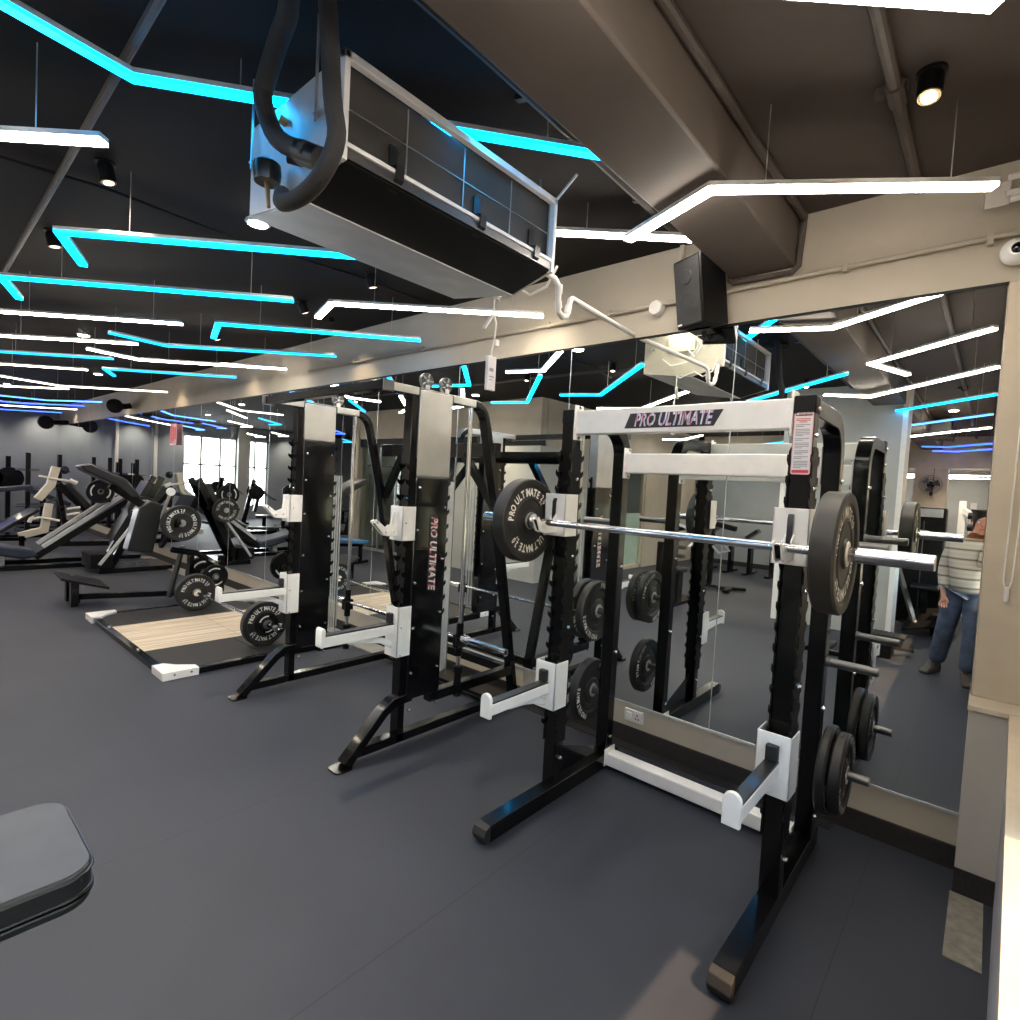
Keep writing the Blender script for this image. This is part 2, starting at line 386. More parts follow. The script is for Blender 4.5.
g.box(-12.1, -10., -1.06, -1., 0, .06); g.build('window_frame', STEEL, gw)
g = MB(); g.box(-11.9, -10.2, -3.02, -3., .5, 2.1); struct(g.build('wall_office_inner', GREEN, loc=(0, 0, 0)))
gd = struct(MB().box(-6.39, -6.37, -5.1, -2.6, .05, 1.3).build('door_1', FROST, loc=(0, 0, 0)))
MB().box(-6.39, -6.37, -5.1, -2.6, 1.3, 2.5).build('door_glass', GLASS, gd)
g = MB()
for y in (-5.07, -3.85, -2.63): g.box(-6.42, -6.32, y - .04, y + .04, 0, 2.55)
g.box(-6.42, -6.32, -5.1, -2.6, 2.47, 2.55); g.box(-6.42, -6.32, -5.1, -2.6, 0, .08); g.build('door_frame', COLM, gd)
# free-standing painted pier in front of the mirror
p = MB().box(-2.35, -.98, -2.3, -1.9, 0, CH, 0); p.box(-.98, -.92, -2.3, -1.88, 0, CH, 1); p.box(-2.42, -2.35, -2.3, -1.88, 0, CH, 1)
struct(p.build('wall_pier', [WALLL, LETTER], loc=(0, 0, 0)))
struct(MB().box(-1.44, -.82, -9.3, -8.9, 0, 2.72).box(-8, XR, -9.35, -8.85, 2.72, CH).build('wall_fan_pier', COLM, loc=(0, 0, 0)))
# concrete ceiling beam over the rack, side wall, parapet, pilaster
bm_ = MB().box(-1.33, -.96, -11.9, M + .02, 3.14, CH + .02)
struct(bm_.build('ceiling_beam', BEAMM, loc=(0, 0, 0), bev=.012))
MB_ = MB().tube([(-1.34, M - .008, 3.40), (-1.335, M - .008, 3.13), (-1.31, M - .008, 3.112), (-.98, M - .008, 3.105), (-.945, M - .008, 3.14), (-.93, M - .008, 3.43)], .018, 8)
struct(MB_.build('trim_3', BEAMM, loc=(0, 0, 0)))
def sx(y, o=0): return .046 + .0235 * y + o
def swall(y0, y1, a, b, z0, z1, mb, mi=0):
    mb.add([(sx(y0, a), y0, z0), (sx(y0, b), y0, z0), (sx(y1, b), y1, z0), (sx(y1, a), y1, z0), (sx(y0, a), y0, z1), (sx(y0, b), y0, z1), (sx(y1, b), y1, z1), (sx(y1, a), y1, z1)],
           [(0, 3, 2, 1), (4, 5, 6, 7), (0, 1, 5, 4), (1, 2, 6, 5), (2, 3, 7, 6), (3, 0, 4, 7)], mi)
s_ = MB()
swall(-12, 3.5, .0, .5, 0, .86, s_, 0)
swall(-12, 3.5, -.008, .46, .845, .885, s_, 1)
swall(-12, 3.6, .16, .5, 2.62, CH, s_, 2)
for y0, y1 in ((-12, -9.5), (-6.2, -5.6), (-2.45, -2.25), (2.05, 3.6)): swall(y0, y1, .14, .5, .88, 2.62, s_, 2)
struct(s_.build('wall_right', [LAV, COLM, COLM], loc=(0, 0, 0)))
struct(MB().box(-.022, .16, 3.30, 3.52, .115, .862, 0).box(-.026, .16, 3.285, 3.5, .862, .888, 1).build('trim_4', [PIER, COLM], loc=(0, 0, 0), bev=.004))
struct(MB().box(-.022, .16, 3.296, 3.5, 0, .115).build('baseboard_pilaster', SKIRT, loc=(0, 0, 0)))
struct(MB().box(-.018, .62, 3.46, 3.52, .888, 2.85).build('trim_5', COLM, loc=(0, 0, 0), bev=.004))
# window panes with the roller blinds that leave a strip of sun on the floor
for i, (y0, y1) in enumerate(((-2.25, 2.05), (-5.6, -2.45), (-9.5, -6.2))):
    g = MB(); swall(y0, y1, .42, .425, .9, 2.62, g); o = struct(g.build('window_%d' % (i + 3), GLASS, loc=(0, 0, 0)))
    g = MB()
    for z in (.905, 2.6): swall(y0, y1, .39, .45, z - .02, z + .02, g)
    for k in range(4):
        y = y0 + (y1 - y0) * k / 3; swall(y - .02, y + .02, .39, .45, .9, 2.62, g)
    g.build('window_frame', LETTER, o)
for y0, y1, zb, lb in ((-2.25, 2.05, 1.58, 'white roller blind drawn low over the window nearest the mirror'), (-5.6, -2.45, 1.5, 'white roller blind over the middle window of the sunny side'), (-9.5, -6.2, 1.5, 'white roller blind over the window furthest from the mirror')):
    t = thing('roller_blind', lb, 'blind', (sx((y0 + y1) / 2, .3), (y0 + y1) / 2, 2.6), 'roller blinds on the window side')
    g = MB(); swall(y0 + .02, y1 - .02, .30, .304, zb, 2.56, g); g.build('blind_fabric', BLIND, t)
    MB().tube([(sx(y0, .31), y0 + .02, 2.57), (sx(y1, .31), y1 - .02, 2.57)], .03, 12).build('blind_roller', PVC, t)
    MB().tube([(sx(y0, .302), y0 + .02, zb), (sx(y1, .302), y1 - .02, zb)], .012, 8).build('blind_bar', PVC, t)
# floor patches
tag(MB().box(-.03, .09, 2.79, 3.29, 0, .004).build('concrete_patch', CONC, loc=(0.03, 3.0, 0)), 'bare grey concrete strip exposed at the foot of the corner pilaster', 'floor patch')
tag(MB().box(-2.9, -.55, 3.40, 3.49, 0, .006).build('edge_mat', RUBBER, loc=(-1.6, 3.4, 0)), 'thin black rubber strip laid along the mirror wall behind the near rack', 'mat')
tag(MB().box(-12.4, -2.95, 3.28, 3.49, 0, .012).build('strip_mat', LINO, loc=(-7, 3.38, 0)), 'long grey strip of flooring laid along the mirror wall behind the smith machine', 'mat')

# ------------------------------------------------------------------ mirror panels
PW = 1.25; x1 = -.02; k = 0
lab = {0: 'tall mirror panel at the window end, beside the corner pilaster', 1: 'tall mirror panel behind the left upright of the near rack',
       2: 'tall mirror panel between the near rack and the smith machine', 3: 'tall mirror panel behind the right post of the smith machine',
       4: 'tall mirror panel behind the left post of the smith machine', 5: 'tall mirror panel behind the wooden lifting platform'}
while x1 > XL + .1:
    x0 = max(XL, x1 - PW)
    cx = (x0 + x1) / 2
    t = thing('mirror_panel', lab.get(k, 'tall frameless mirror panel on the wall beyond the lifting platform'), 'mirror', (cx, M, .285), 'mirror panels along the long wall')
    MB().box(x0 + .003, x1 - .003, M, M + .008, .285, 2.85).build('glass_face', MIRROR, t)
    MB().box(x0 - .002, x0 + .003, M - .001, M + .008, .285, 2.85).box(x0, x1, M - .003, M + .008, .272, .285).build('panel_edge', MEDGE if k else MEDGE, t)
    x1 = x0; k += 1
struct(MB().box(XL, -.015, M - .006, M + .02, 2.848, 2.862).build('trim_6', MATTE, loc=(0, 0, 0)))
struct(MB().box(-.019, -.012, M - .006, M + .01, .285, 2.85).build('trim_7', LETTER, loc=(0, 0, 0)))

# ------------------------------------------------------------------ conduits, pipes, trunking
def pipe(name, pts, r, m, label, cat, group=None, n=10):
    o = MB().tube(pts, r, n).build(name, m, loc=pts[0]); tag(o, label, cat, group); return o
t = thing('wall_conduit', 'long beige painted conduit running along the top of the mirror wall', 'pipe', (0, 3.49, 3.07))
MB().tube([(.15, 3.485, 3.085), (-.93, 3.485, 3.07), (-1.6, 3.485, 3.06), (-3.4, 3.485, 3.06), (-6.5, 3.485, 3.07)], .014, 8).build('pipe', WALL, t)
for x in (-.1, -.7, -2.2, -2.75, -4.3, -5.5): MB().box(x - .012, x + .012, 3.468, 3.5, 3.045, 3.09).build('clip', WALL, t)
t = thing('junction_box', 'small round white junction box on the conduit left of the speaker', 'electrical box', (-1.82, 3.50, 3.04))
MB().lathe([(.001, -.03), (.045, -.03), (.05, -.02), (.05, .028)], (-1.82, 3.485, 3.04), 'y', 20).build('body', PVC, t)
for i, x in enumerate((-1.72, -1.67, -1.76)):
    pass
pipe('wall_conduit_drop', [(-1.66, 3.485, 3.42), (-1.68, 3.485, 3.2), (-1.63, 3.485, 2.98)], .02, WALL, 'beige pipe dropping from the ceiling behind the black speaker', 'pipe')
pipe('ceiling_pipe', [(-.93, 3.48, 3.40), (-.95, -11.8, 3.40)], .022, PIPEM, 'brown painted pipe running along the right side of the ceiling beam', 'pipe')
t = thing('ceiling_pipe', 'brown painted pipe with a joint beside the ceiling spotlight near the window wall', 'pipe', (-.4, 3, 3.4))
MB().tube([(-.40, 3.48, 3.395), (-.385, -8.8, 3.395)], .024, 10).build('pipe', PIPEM, t)
for y in (2.62, .2, -2.5): MB().tube([(-.398, y - .06, 3.393), (-.398, y + .06, 3.393)], .034, 10).box(-.47, -.36, y - .02, y + .02, 3.40, 3.43).build('pipe_joint', PIPEM, t)
pipe('ceiling_pipe', [(-2.2, .62, 3.38), (-4.05, .65, 3.38), (-12.3, .76, 3.38)], .018, PIPEM, 'dark brown pipe crossing the ceiling above the cyan lights on the left', 'pipe')
pipe('ceiling_cable', [(-4.25, .1, 3.41), (-4.1, .88, 3.41), (-4.12, 1.7, 3.4), (-4.0, 2.6, 3.41), (-4.05, 3.45, 3.41)], .010, MATTE, 'thin black cable clipped to the ceiling left of the air conditioner', 'cable')
t = thing('ceiling_pipe_bundle', 'bundle of black insulated pipes strapped to the ceiling beside the beam', 'pipe', (-1.5, 2, 3.38))
for i, (dx, dz) in enumerate(((0, 0), (.065, .0), (.13, .0))):
    MB().tube([(-1.57 + dx, 3.2 - .3 * i, 3.38 + dz), (-1.54 + dx, 1.5, 3.38 + dz), (-1.55 + dx, .2, 3.38 + dz), (-1.56 + dx, -1.7, 3.38 + dz)], .026, 8).build('pipe', SLEEVE, t)
for y in (2.75, 1.75, .9, -.5): MB().beam((-1.62, y, 3.395), (-1.38, y + .02, 3.345), .03, .02).build('strap', TAPE, t)
for y in (2.9, 1.8): MB().tube([(-1.40, y, 3.30), (-1.42, y + .05, 3.33), (-1.40, y + .02, 3.38)], .008, 6).build('tie', PVC, t)

# ------------------------------------------------------------------ linear lights
LW, LH = .046, .020
def linear(pts, z, m, label, group, w=LW, cables=(0, 1)):
    c = pts[0]
    t = thing('linear_light', label, 'ceiling light', (c[0], c[1], z), group)
    P = [(x, y, z + LH / 2 + .007) for x, y in pts]
    MB().path(P, LH, w + .006, (0, 0, 1)).build('housing', GALV, t)
    MB().path([(x, y, z) for x, y in pts], .014, w, (0, 0, 1)).build('diffuser', m, t)
    n = len(pts)
    ends = [(Vx, Vy) for (Vx, Vy) in ((pts[-2][0] * .8 + pts[-1][0] * .2, pts[-2][1] * .8 + pts[-1][1] * .2), (pts[-2][0] * .15 + pts[-1][0] * .85, pts[-2][1] * .15 + pts[-1][1] * .85))]
    for x, y in ends: MB().tube([(x, y, z + LH), (x, y, CH)], .0025, 6).build('suspension_cable', STEEL, t)
    return t
Z0 = 3.06
GC, GW_, GB = 'cyan hanging LED lines', 'white hanging LED lines', 'blue hanging LED lines'
LL = [
 ([(-2.57, .02), (-2.645, .64), (-1.415, 2.17)], 3.285, LEDC, 'cyan bent LED line passing above the hanging air conditioner', GC),
 ([(-4.75, -.35), (-4.14, -.63), (-2.78, .58)], Z0, LEDW, 'white LED line at the left frame edge, between the two nearest cyan ones', GW_),
 ([(-4.58, .86), (-4.06, .65), (-2.72, 2.0)], Z0, LEDC, 'cyan hooked LED line just left of the air conditioner underside', GC),
 ([(-6.0, .72), (-5.42, .55), (-4.02, 2.01)], Z0, LEDC, 'long cyan LED line below the hooked cyan one, ending left of the white hooked light', GC),
 ([(-7.3, .5), (-6.75, .62), (-5.57, 1.76)], Z0, LEDW, 'white LED line below the long cyan one at the left frame edge', GW_),
 ([(-8.6, .5), (-8.05, .75), (-6.93, 1.77)], Z0, LEDW, 'second white LED line down at the left edge, beside a round downlight', GW_),
 ([(-6.64, 1.46), (-6.72, 1.98), (-5.40, 3.2)], Z0, LEDT, 'teal bent LED line ending against the beige wall band', GB),
 ([(-7.81, 1.52), (-7.93, 2.05), (-6.65, 3.27)], Z0, LEDW, 'white bent LED line just beneath the teal bent one', GW_),
 ([(-5.84, 2.13), (-5.25, 1.95), (-4.05, 3.25)], Z0, LEDC, 'cyan hooked LED line above the smith machine, near the wall', GC),
 ([(-4.25, 2.34), (-3.82, 2.21), (-2.64, 3.27)], Z0, LEDW, 'white hooked LED line below the air conditioner, lighting the wall band', GW_),
 ([(-9.75, .95), (-9.25, .86), (-8.21, 1.85)], Z0, LEDT, 'teal LED line at the left edge between white ones', GB),
 ([(-10.9, 1.0), (-10.4, .99), (-9.56, 1.86)], Z0, LEDP, 'short white LED line at the left edge under the teal one', GW_),
 ([(-11.83, 1.21), (-12.09, 2.0), (-10.75, 3.2)], Z0, LEDP, 'long pale LED line with a shallow bend, far left beside the wall band', GW_),
 ([(-13.6, 1.25), (-13.45, 1.37), (-12.41, 2.15)], Z0, LEDP, 'pale LED line at the left edge crossing under the bent pale one', GW_),
 ([(-9.75, 2.22), (-9.19, 1.98), (-7.95, 3.2)], Z0, LEDT, 'teal hooked LED line in front of the dark recess of the wall band', GB),
 ([(-15.6, 1.2), (-15.3, 2.3), (-14.1, 3.0)], Z0, LEDL, 'pale blue bent LED line near the far end of the wall band', GB),
 ([(-17.2, 1.2), (-16.9, 2.1), (-15.6, 3.0)], Z0, LEDB, 'deep blue LED line far away, second from the end wall', GB),
 ([(-18.8, 1.3), (-17.9, 2.2), (-16.9, 3.1)], Z0, LEDP, 'pale LED line nearest the end wall', GW_),
 ([(-20.4, 1.4), (-19.6, 2.2), (-18.6, 3.1)], Z0, LEDB, 'deep blue LED line closest to the end wall', GB),
 ([(-2.28, 2.335), (-2.01, 2.57), (-1.35, 3.13)], 3.25, LEDW, 'white LED line half hidden behind the far end of the air conditioner', GW_),
 ([(-1.52, 2.55), (-1.0, 2.33), (-.085, 2.945)], 3.08, LEDW, 'bright white hooked LED line above the near rack, touching the metal bracket', GW_),
 ([(-.71, .45), (-.93, 1.09), (-.08, 1.86)], Z0, LEDW, 'large white LED line cut by the top edge at the right', GW_),
 ([(-1.6, -.38), (-1.19, -.7), (-.05, .50)], Z0, LEDW, 'white bent LED line seen only in the mirror, first behind the camera', GW_),
 ([(-1.35, -2.15), (-.91, -1.8), (-.06, -1.0)], Z0, LEDC, 'cyan LED line in the mirror above the grey pier', GC),
 ([(-1.5, -3.9), (-1.13, -3.61), (-.1, -2.6)], Z0, LEDL, 'pale blue LED line in the mirror, second behind the grey pier', GB),
 ([(-1.6, -5.5), (-1.29, -5.25), (-.12, -4.1)], Z0, LEDW, 'white LED line in the mirror, third behind the grey pier', GW_),
 ([(-3.24, -.66), (-2.61, -.62), (-1.18, .73)], Z0, LEDC, 'cyan bent LED line in the mirror above the rack crossbar', GC),
]
for a in LL: linear(*a)
ext = [LEDW, LEDT, LEDP, LEDB, LEDL, LEDP]
for bx in range(5):
    for by in range(3):
        x = -12.9 - bx * 1.75 - (.5 if by == 1 else 0); y = .2 - by * 2.2
        if x < -20.6: continue
        linear([(x, y), (x + .45, y - .1), (x + 1.4, y + .9)], Z0, ext[(bx + 2 * by) % 6], 'hanging LED line in the rear left half of the gym, seen only in the mirror', 'reflected LED lines at the rear left')
for i, (x, y) in enumerate(((-6, -7.6), (-4.7, -6.5), (-5.9, -5.), (-3.3, -5.2), (-4.6, -3.3), (-3.2, -2.6), (-1.2, -7.2), (-1.1, -8.3))):
    linear([(x, y), (x + .4, y - .15), (x + 1.2, y + .65)], Z0, [LEDW, LEDT][i % 2] if i < 6 else LEDB, 'hanging LED line in the rear right half of the gym, seen only in the mirror', 'reflected LED lines at the rear right')
for i, (x, y, m_) in enumerate(((-1.3, -9.7, LEDW), (-1.5, -10.4, LEDB), (-1.2, -11.1, LEDW))):
    linear([(x - 1, y), (x - .3, y + .05), (x + 1.2, y + .12)], 2.6, m_, 'hanging LED line in the room beyond the fan pier', 'LED lines beyond the fan pier')

# ------------------------------------------------------------------ spot / down lights
def spot_lamp(o, loc, dirv, power, size=70, blend=.7, colr=(1, .84, .62), rad=.03):
    l = bpy.data.lights.new('lamp', 'SPOT'); l.energy = power; l.spot_size = R(size); l.spot_blend = blend; l.color = colr; l.shadow_soft_size = rad
    ob = bpy.data.objects.new('lamp', l); col.objects.link(ob); ob.parent = o; ob.location = V(loc) - V(o['_o'])
    ob.rotation_mode = 'QUATERNION'; ob.rotation_quaternion = V(dirv).to_track_quat('-Z', 'Y'); return ob
def spotlight(x, y, tilt, label, power=30, lens=BULB, zc=CH):
    t = thing('spotlight', label, 'spotlight', (x, y, zc), 'black cylinder spotlights on the ceiling')
    d = V(tilt).normalized(); a = V((x, y, zc - .025)); b = a + d * .085
    MB().tube([(x, y, zc), (x, y, zc - .01), (x, y, zc - .012)], [.05, .05, .02], 16).tube([(x, y, zc - .01), tuple(a)], .02, 8).build('mount', MATTE, t)
    MB().tube([tuple(a - d * .02), tuple(a), tuple(b), tuple(b), tuple(b - d * .02)], [.03, .042, .042, .038, .037], 20).build('can', MATTE, t)
    MB().tube([tuple(b - d * .006), tuple(b + d * .001)], [.037, .037], 20).build('reflector_rim', BRASS, t)
    MB().tube([tuple(b), tuple(b + d * .003)], [.026, .024], 16).build('lens', lens, t)
    spot_lamp(t, b + d * .02, d, power)
    return t
spotlight(-.29, 2.62, (.0, -.25, -1), 'black cylinder spotlight hanging beside the ceiling pipe, top right', 14)
spotlight(-3.80, .80, (.1, .2, -1), 'black spotlight just under the end of the nearest white LED line', 25, DIML)
spotlight(-5.23, .80, (0, .2, -1), 'small black spotlight beside the bend of the hooked cyan light', 15, DIML)
spotlight(-5.1, 2.64, (0, .5, -1), 'small black spotlight at the end of the long cyan light, near the wall', 25, DIML)
spotlight(-3.91, 2.6, (0, .3, -1), 'small black spotlight seen below the air conditioner underside', 15, DIML)
spotlight(-7.1, 2.6, (0, .5, -1), 'small black spotlight over the teal lights halfway down the room', 25, DIML)
spotlight(-2.0, -1.2, (0, .2, -1), 'black spotlight behind the camera, seen in the mirror over the rack', 20)
def downlight(x, y, label, power=60):
    t = thing('downlight', label, 'downlight', (x, y, CH), 'round bright downlights')
    MB().lathe([(.001, 0), (.075, 0), (.08, -.012), (.066, -.02), (.062, -.02), (.001, -.02)], (x, y, CH), 'z', 28).build('rim', GALV, t)
    MB().lathe([(.001, -.020), (.060, -.020), (.058, -.025), (.001, -.025)], (x, y, CH), 'z', 24).build('lens', BULB, t)
    spot_lamp(t, (x, y, CH - .04), (0, 0, -1), power, 110, .9)
downlight(-3.78, 1.63, 'bright round downlight under the near end of the air conditioner', 60)
downlight(-8.95, 1.70, 'bright round downlight between the two white lines at the left', 40)
downlight(-3.0, -.6, 'round downlight behind the camera, seen in the mirror below the air conditioner', 60)
downlight(-12.5, 2.6, 'round downlight above the leg press row', 40)
downlight(-16.5, 1.8, 'round downlight near the end wall', 60)
for x, y in ((-7.3, -.2), (-15, -3.5), (-3.5, -4.), (-4.2, -6.6), (-.6, -4.6), (-.6, -7.5), (-18.5, -4)):
    downlight(x, y, 'round downlight in the rear half of the gym, behind the camera', 70)
# wall washers giving the scallops on the wall band
for x, p_ in ((-2.75, 3), (-5.35, 4), (-8.1, 4), (-11., 4), (-14.2, 4), (-19.2, 4)):
    t = thing('wall_washer', 'tiny brass wall washer on the ceiling above the beige wall band', 'spotlight', (x, 3.10, CH), 'small wall washers over the wall band')
    MB().lathe([(.001, 0), (.03, 0), (.03, -.04), (.022, -.045), (.001, -.045)], (x, 3.10, CH), 'z', 16).build('body', MATTE, t)
    spot_lamp(t, (x, 3.10, CH - .06), (0, .45, -1), p_ * 2, 80, 1., (1, .78, .5))

for y in (3.1, 1.6, .2, -3.6):
    t = thing('end_wall_washer', 'small ceiling washer pooling light on the far end wall', 'spotlight', (-20.75, y, CH), 'small washers along the end wall')
    MB().lathe([(.001, 0), (.04, 0), (.04, -.05), (.03, -.055), (.001, -.055)], (-20.75, y, CH), 'z', 16).build('body', MATTE, t)
    spot_lamp(t, (-20.75, y, CH - .07), (-.30, 0, -1), 24, 100, 1., (1, .88, .72))
for x, y in ((-10.5, .3), (-14., 1.2), (-17.8, .6)):  # extra lamps, added only to brighten the far left end
    downlight(x, y, 'added downlight brightening the machines at the far left', 22)

# ------------------------------------------------------------------ hanging fan coil air conditioner
AX0, AX1, AY0, AY1 = -2.17, -1.54, .91, 1.955
ac = thing('air_conditioner', 'ducted air conditioner hung from the ceiling with open filter side and hoses', 'air conditioner', (-1.8, 1.4, 3.05))
g = MB(); g.prism([(AX0, 2.73), (-1.765, 2.672), (AX1 - .01, 2.73), (AX1 - .01, 2.74), (AX1 - .06, 2.80), (AX1 - .06, 3.03), (AX0, 3.04)], 'y', AY0 + .004, AY1 - .004)
g.build('casing', MATTE, ac)
MB().prism([(AX0 - .004, 2.727), (-1.768, 2.667), (-1.768, 2.673), (AX0 + .004, 2.733)], 'y', AY0, AY1).box(AX0 - .006, AX0, AY0, AY1, 2.727, 3.045).build('bottom_panel', GALV, ac)
MB().prism([(AX0, 2.73), (-1.765, 2.672), (AX1, 2.73), (AX1, 3.04), (AX0, 3.045)], 'y', AY0 - .006, AY0 + .006).build('end_plate', GALV, ac)
MB().prism([(AX0, 2.73), (-1.765, 2.672), (AX1, 2.73), (AX1, 3.04), (AX0, 3.045)], 'y', AY1 - .006, AY1 + .006).build('end_plate', CREAMP, ac)
g = MB(); fy0, fy1 = AY0 - .01, AY1 + .005
g.box(AX1 - .02, AX1 + .006, fy0, fy1, 3.02, 3.045); g.box(AX1 - .02, AX1 + .006, fy0, fy0 + .02, 2.725, 3.045); g.box(AX1 - .02, AX1 + .006, fy1 - .02, fy1, 2.725, 3.045)
g.box(AX1 - .02, AX1 + .004, fy0, fy1, 2.768, 2.782)
g.build('filter_frame', WHITE, ac, bev=.002)
MB().box(AX1 - .045, AX1 - .035, fy0 + .01, fy1 - .01, 2.78, 3.03).build('filter', FILT, ac)
g = MB()
for k in range(1, 4):
    y = fy0 + (fy1 - fy0) * k / 4; g.box(AX1 - .036, AX1 - .031, y - .002, y + .002, 2.78, 3.02)
g.box(AX1 - .036, AX1 - .031, fy0, fy1, 2.90, 2.903); g.build('filter_grid', STEEL, ac)
MB().prism([(AX1 - .05, 2.75), (AX1 + .0, 2.735), (AX1 + .0, 2.765), (AX1 - .05, 2.79)], 'y', fy0 + .02, fy1 - .02).build('drip_channel', DSTEEL, ac)
for y in (1.11, 1.50, 1.83): MB().box(AX1 - .032, AX1 - .026, y - .016, y + .016, 2.77, 2.87).path([(AX1 - .028, y, 2.80), (AX1 + .012, y, 2.79), (AX1 + .010, y, 2.75), (AX1 - .03, y, 2.725)], .032, .005, (0, 1, 0)).build('strap', TAPE, ac)
for x, y in ((AX1 - .12, AY0 - .03), (AX0 + .06, AY0 - .03), (AX1 - .12, AY1 + .03), (AX0 + .06, AY1 + .03)):
    s = 1 if y > 1.5 else -1
    MB().box(x - .025, x + .025, min(y, y - s * .03), max(y, y - s * .03), 2.90, 2.906).box(x - .025, x + .025, y - s * .03 - .002, y - s * .03 + .002, 2.84, 2.906).build('bracket', GALV, ac)
    MB().tube([(x, y, 2.87), (x, y, 3.186)], .005, 8).build('hanger_rod', STEEL, ac)
def smooth(pts, k=4):
    P = [V(p) for p in pts]; out = []
    for i in range(len(P) - 1):
        a, b, c, d = P[max(i - 1, 0)], P[i], P[i + 1], P[min(i + 2, len(P) - 1)]
        for j in range(k):
            t = j / k; out.append(.5 * ((2 * b) + (c - a) * t + (2 * a - 5 * b + 4 * c - d) * t * t + (3 * b - a - 3 * c + d) * t ** 3))
    out.append(P[-1]); return out
MB().tube(smooth([(-1.55, .80, 3.186), (-1.51, .82, 3.12), (-1.475, .83, 2.84), (-1.445, .83, 2.71), (-1.50, .82, 2.625), (-1.61, .82, 2.60), (-1.73, .82, 2.615), (-1.775, .84, 2.665)]), .026, 14).build('insulated_pipe', FOAM, ac)
MB().tube(smooth([(-1.48, .64, 3.155), (-1.64, .775, 3.15), (-1.78, .81, 3.12), (-1.87, .82, 3.06), (-1.895, .82, 2.99), (-1.80, .83, 2.84), (-1.63, .85, 2.745)]), .030, 14).build('insulated_pipe', FOAM, ac)
MB().tube([(-1.68, .845, 2.765), (-1.60, .87, 2.725)], .036, 14).build('tape_wrap', TAPE, ac)
MB().lathe([(.02, 0), (.04, .0), (.045, .03), (.042, .06), (.03, .07)], (AX0 + .28, AY0 - .07, 2.735), 'z', 16).build('drain_trap', TAPE, ac)
MB().tube([(AX0 + .28, AY0 - .07, 2.735), (AX0 + .30, AY0 - .07, 2.65)], [.009, .006], 10).build('drain_nozzle', BRASS, ac)
MB().tube([(AX0 + .26, AY0 - .002, 2.97), (AX0 + .26, AY0 - .03, 2.975)], .014, 10).build('nozzle', BRASS, ac)
MB().tube([(AX0 + .40, AY0 - .002, 2.79), (AX0 + .36, AY0 - .04, 2.80)], .014, 10).build('nozzle', TAPE, ac)
MB().box(AX0 + .20, AX0 + .42, AY1 + .006, AY1 + .03, 2.86, 2.98).build('control_box', CREAMP, ac, bev=.004)
MB().tube([(AX0 + .42, AY1 + .02, 2.95), (AX0 + .48, AY1 + .05, 2.88), (AX0 + .44, AY1 + .06, 2.80), (AX0 + .38, AY1 + .05, 2.86), (AX0 + .42, AY1 + .04, 2.96), (AX0 + .46, AY1 + .03, 2.90), (AX0 + .36, AY1 + .04, 2.77), (AX0 + .24, AY1 + .03, 2.76), (AX0 + .16, AY1 + .02, 2.82)], .006, 8).build('cable_loop', CORD, ac)
MB().tube([(AX1 - .02, AY1 + .01, 3.04), (AX1 + .06, AY1 + .06, 3.16)], .006, 8).build('tie', PVC, ac)
MB().tube([(-1.9, AY1 - .01, 2.69), (-1.86, AY1 + .01, 2.665), (-1.74, AY1 + .02, 2.70), (-1.68, AY1 + .02, 2.66), (-1.60, AY1 + .04, 2.69), (-1.56, AY1 + .06, 2.78)], .006, 8).build('cable', CORD, ac)
dp = thing('drain_pipe', 'white plastic drain pipe with a trap running from the air conditioner to the wall', 'pipe', (-1.56, 1.97, 2.70))
MB().tube([(-1.58, 1.96, 2.735), (-1.56, 2.00, 2.72), (-1.555, 2.03, 2.69), (-1.56, 2.035, 2.62), (-1.565, 2.05, 2.585), (-1.57, 2.09, 2.572), (-1.575, 2.125, 2.585), (-1.575, 2.14, 2.63), (-1.575, 2.15, 2.67), (-1.585, 2.18, 2.685), (-1.698, 2.978, 2.721)], .0135, 12).build('pipe', PVC, dp)
for a, b_ in (((-1.555, 2.03, 2.70), (-1.557, 2.033, 2.66)), ((-1.56, 2.036, 2.63), (-1.562, 2.045, 2.60)), ((-1.575, 2.13, 2.60), (-1.575, 2.14, 2.64))): MB().tube([a, b_], .0165, 12).build('pipe_joint', PVC, dp)
rc = thing('hanging_remote', 'white plastic tag hanging on a white cord below the air conditioner', 'hanging tag', (-1.89, 1.96, 2.68))
MB().tube([(-1.89, 1.958, 2.69), (-1.89, 1.958, 2.61), (-1.885, 1.975, 2.56), (-1.89, 1.972, 2.48), (-1.895, 1.962, 2.42), (-1.893, 1.965, 2.37)], .0045, 8).build('cord', CORD, rc)
MB().beam((-1.892, 1.955, 2.60), (-1.90, 1.905, 2.52), .012, .022, (1, 0, 0)).build('plug', PVC, rc, bev=.004)
MB().box(-1.888, -1.882, 1.975, 2.00, 2.455, 2.485).build('small_label', PAPER, rc)
g = MB().box(-1.905, -1.887, 1.936, 1.992, 2.235, 2.40); g.box(-1.886, -1.8862, 1.945, 1.975, 2.325, 2.342, 1); g.box(-1.886, -1.8862, 1.945, 1.98, 2.297, 2.303, 1); g.box(-1.886, -1.8862, 1.945, 1.97, 2.283, 2.287, 1); g.build('tag_body', [PAPER, INK], rc, bev=.004)

# full size of the unit and its fittings
for o_, l_ in ((ac, (-2.110, 1.641, 3.270)), (dp, (-1.828, 2.309, 2.860)), (rc, (-2.215, 2.297, 2.837))):
    o_.scale = (1.172,) * 3; o_.location = l_

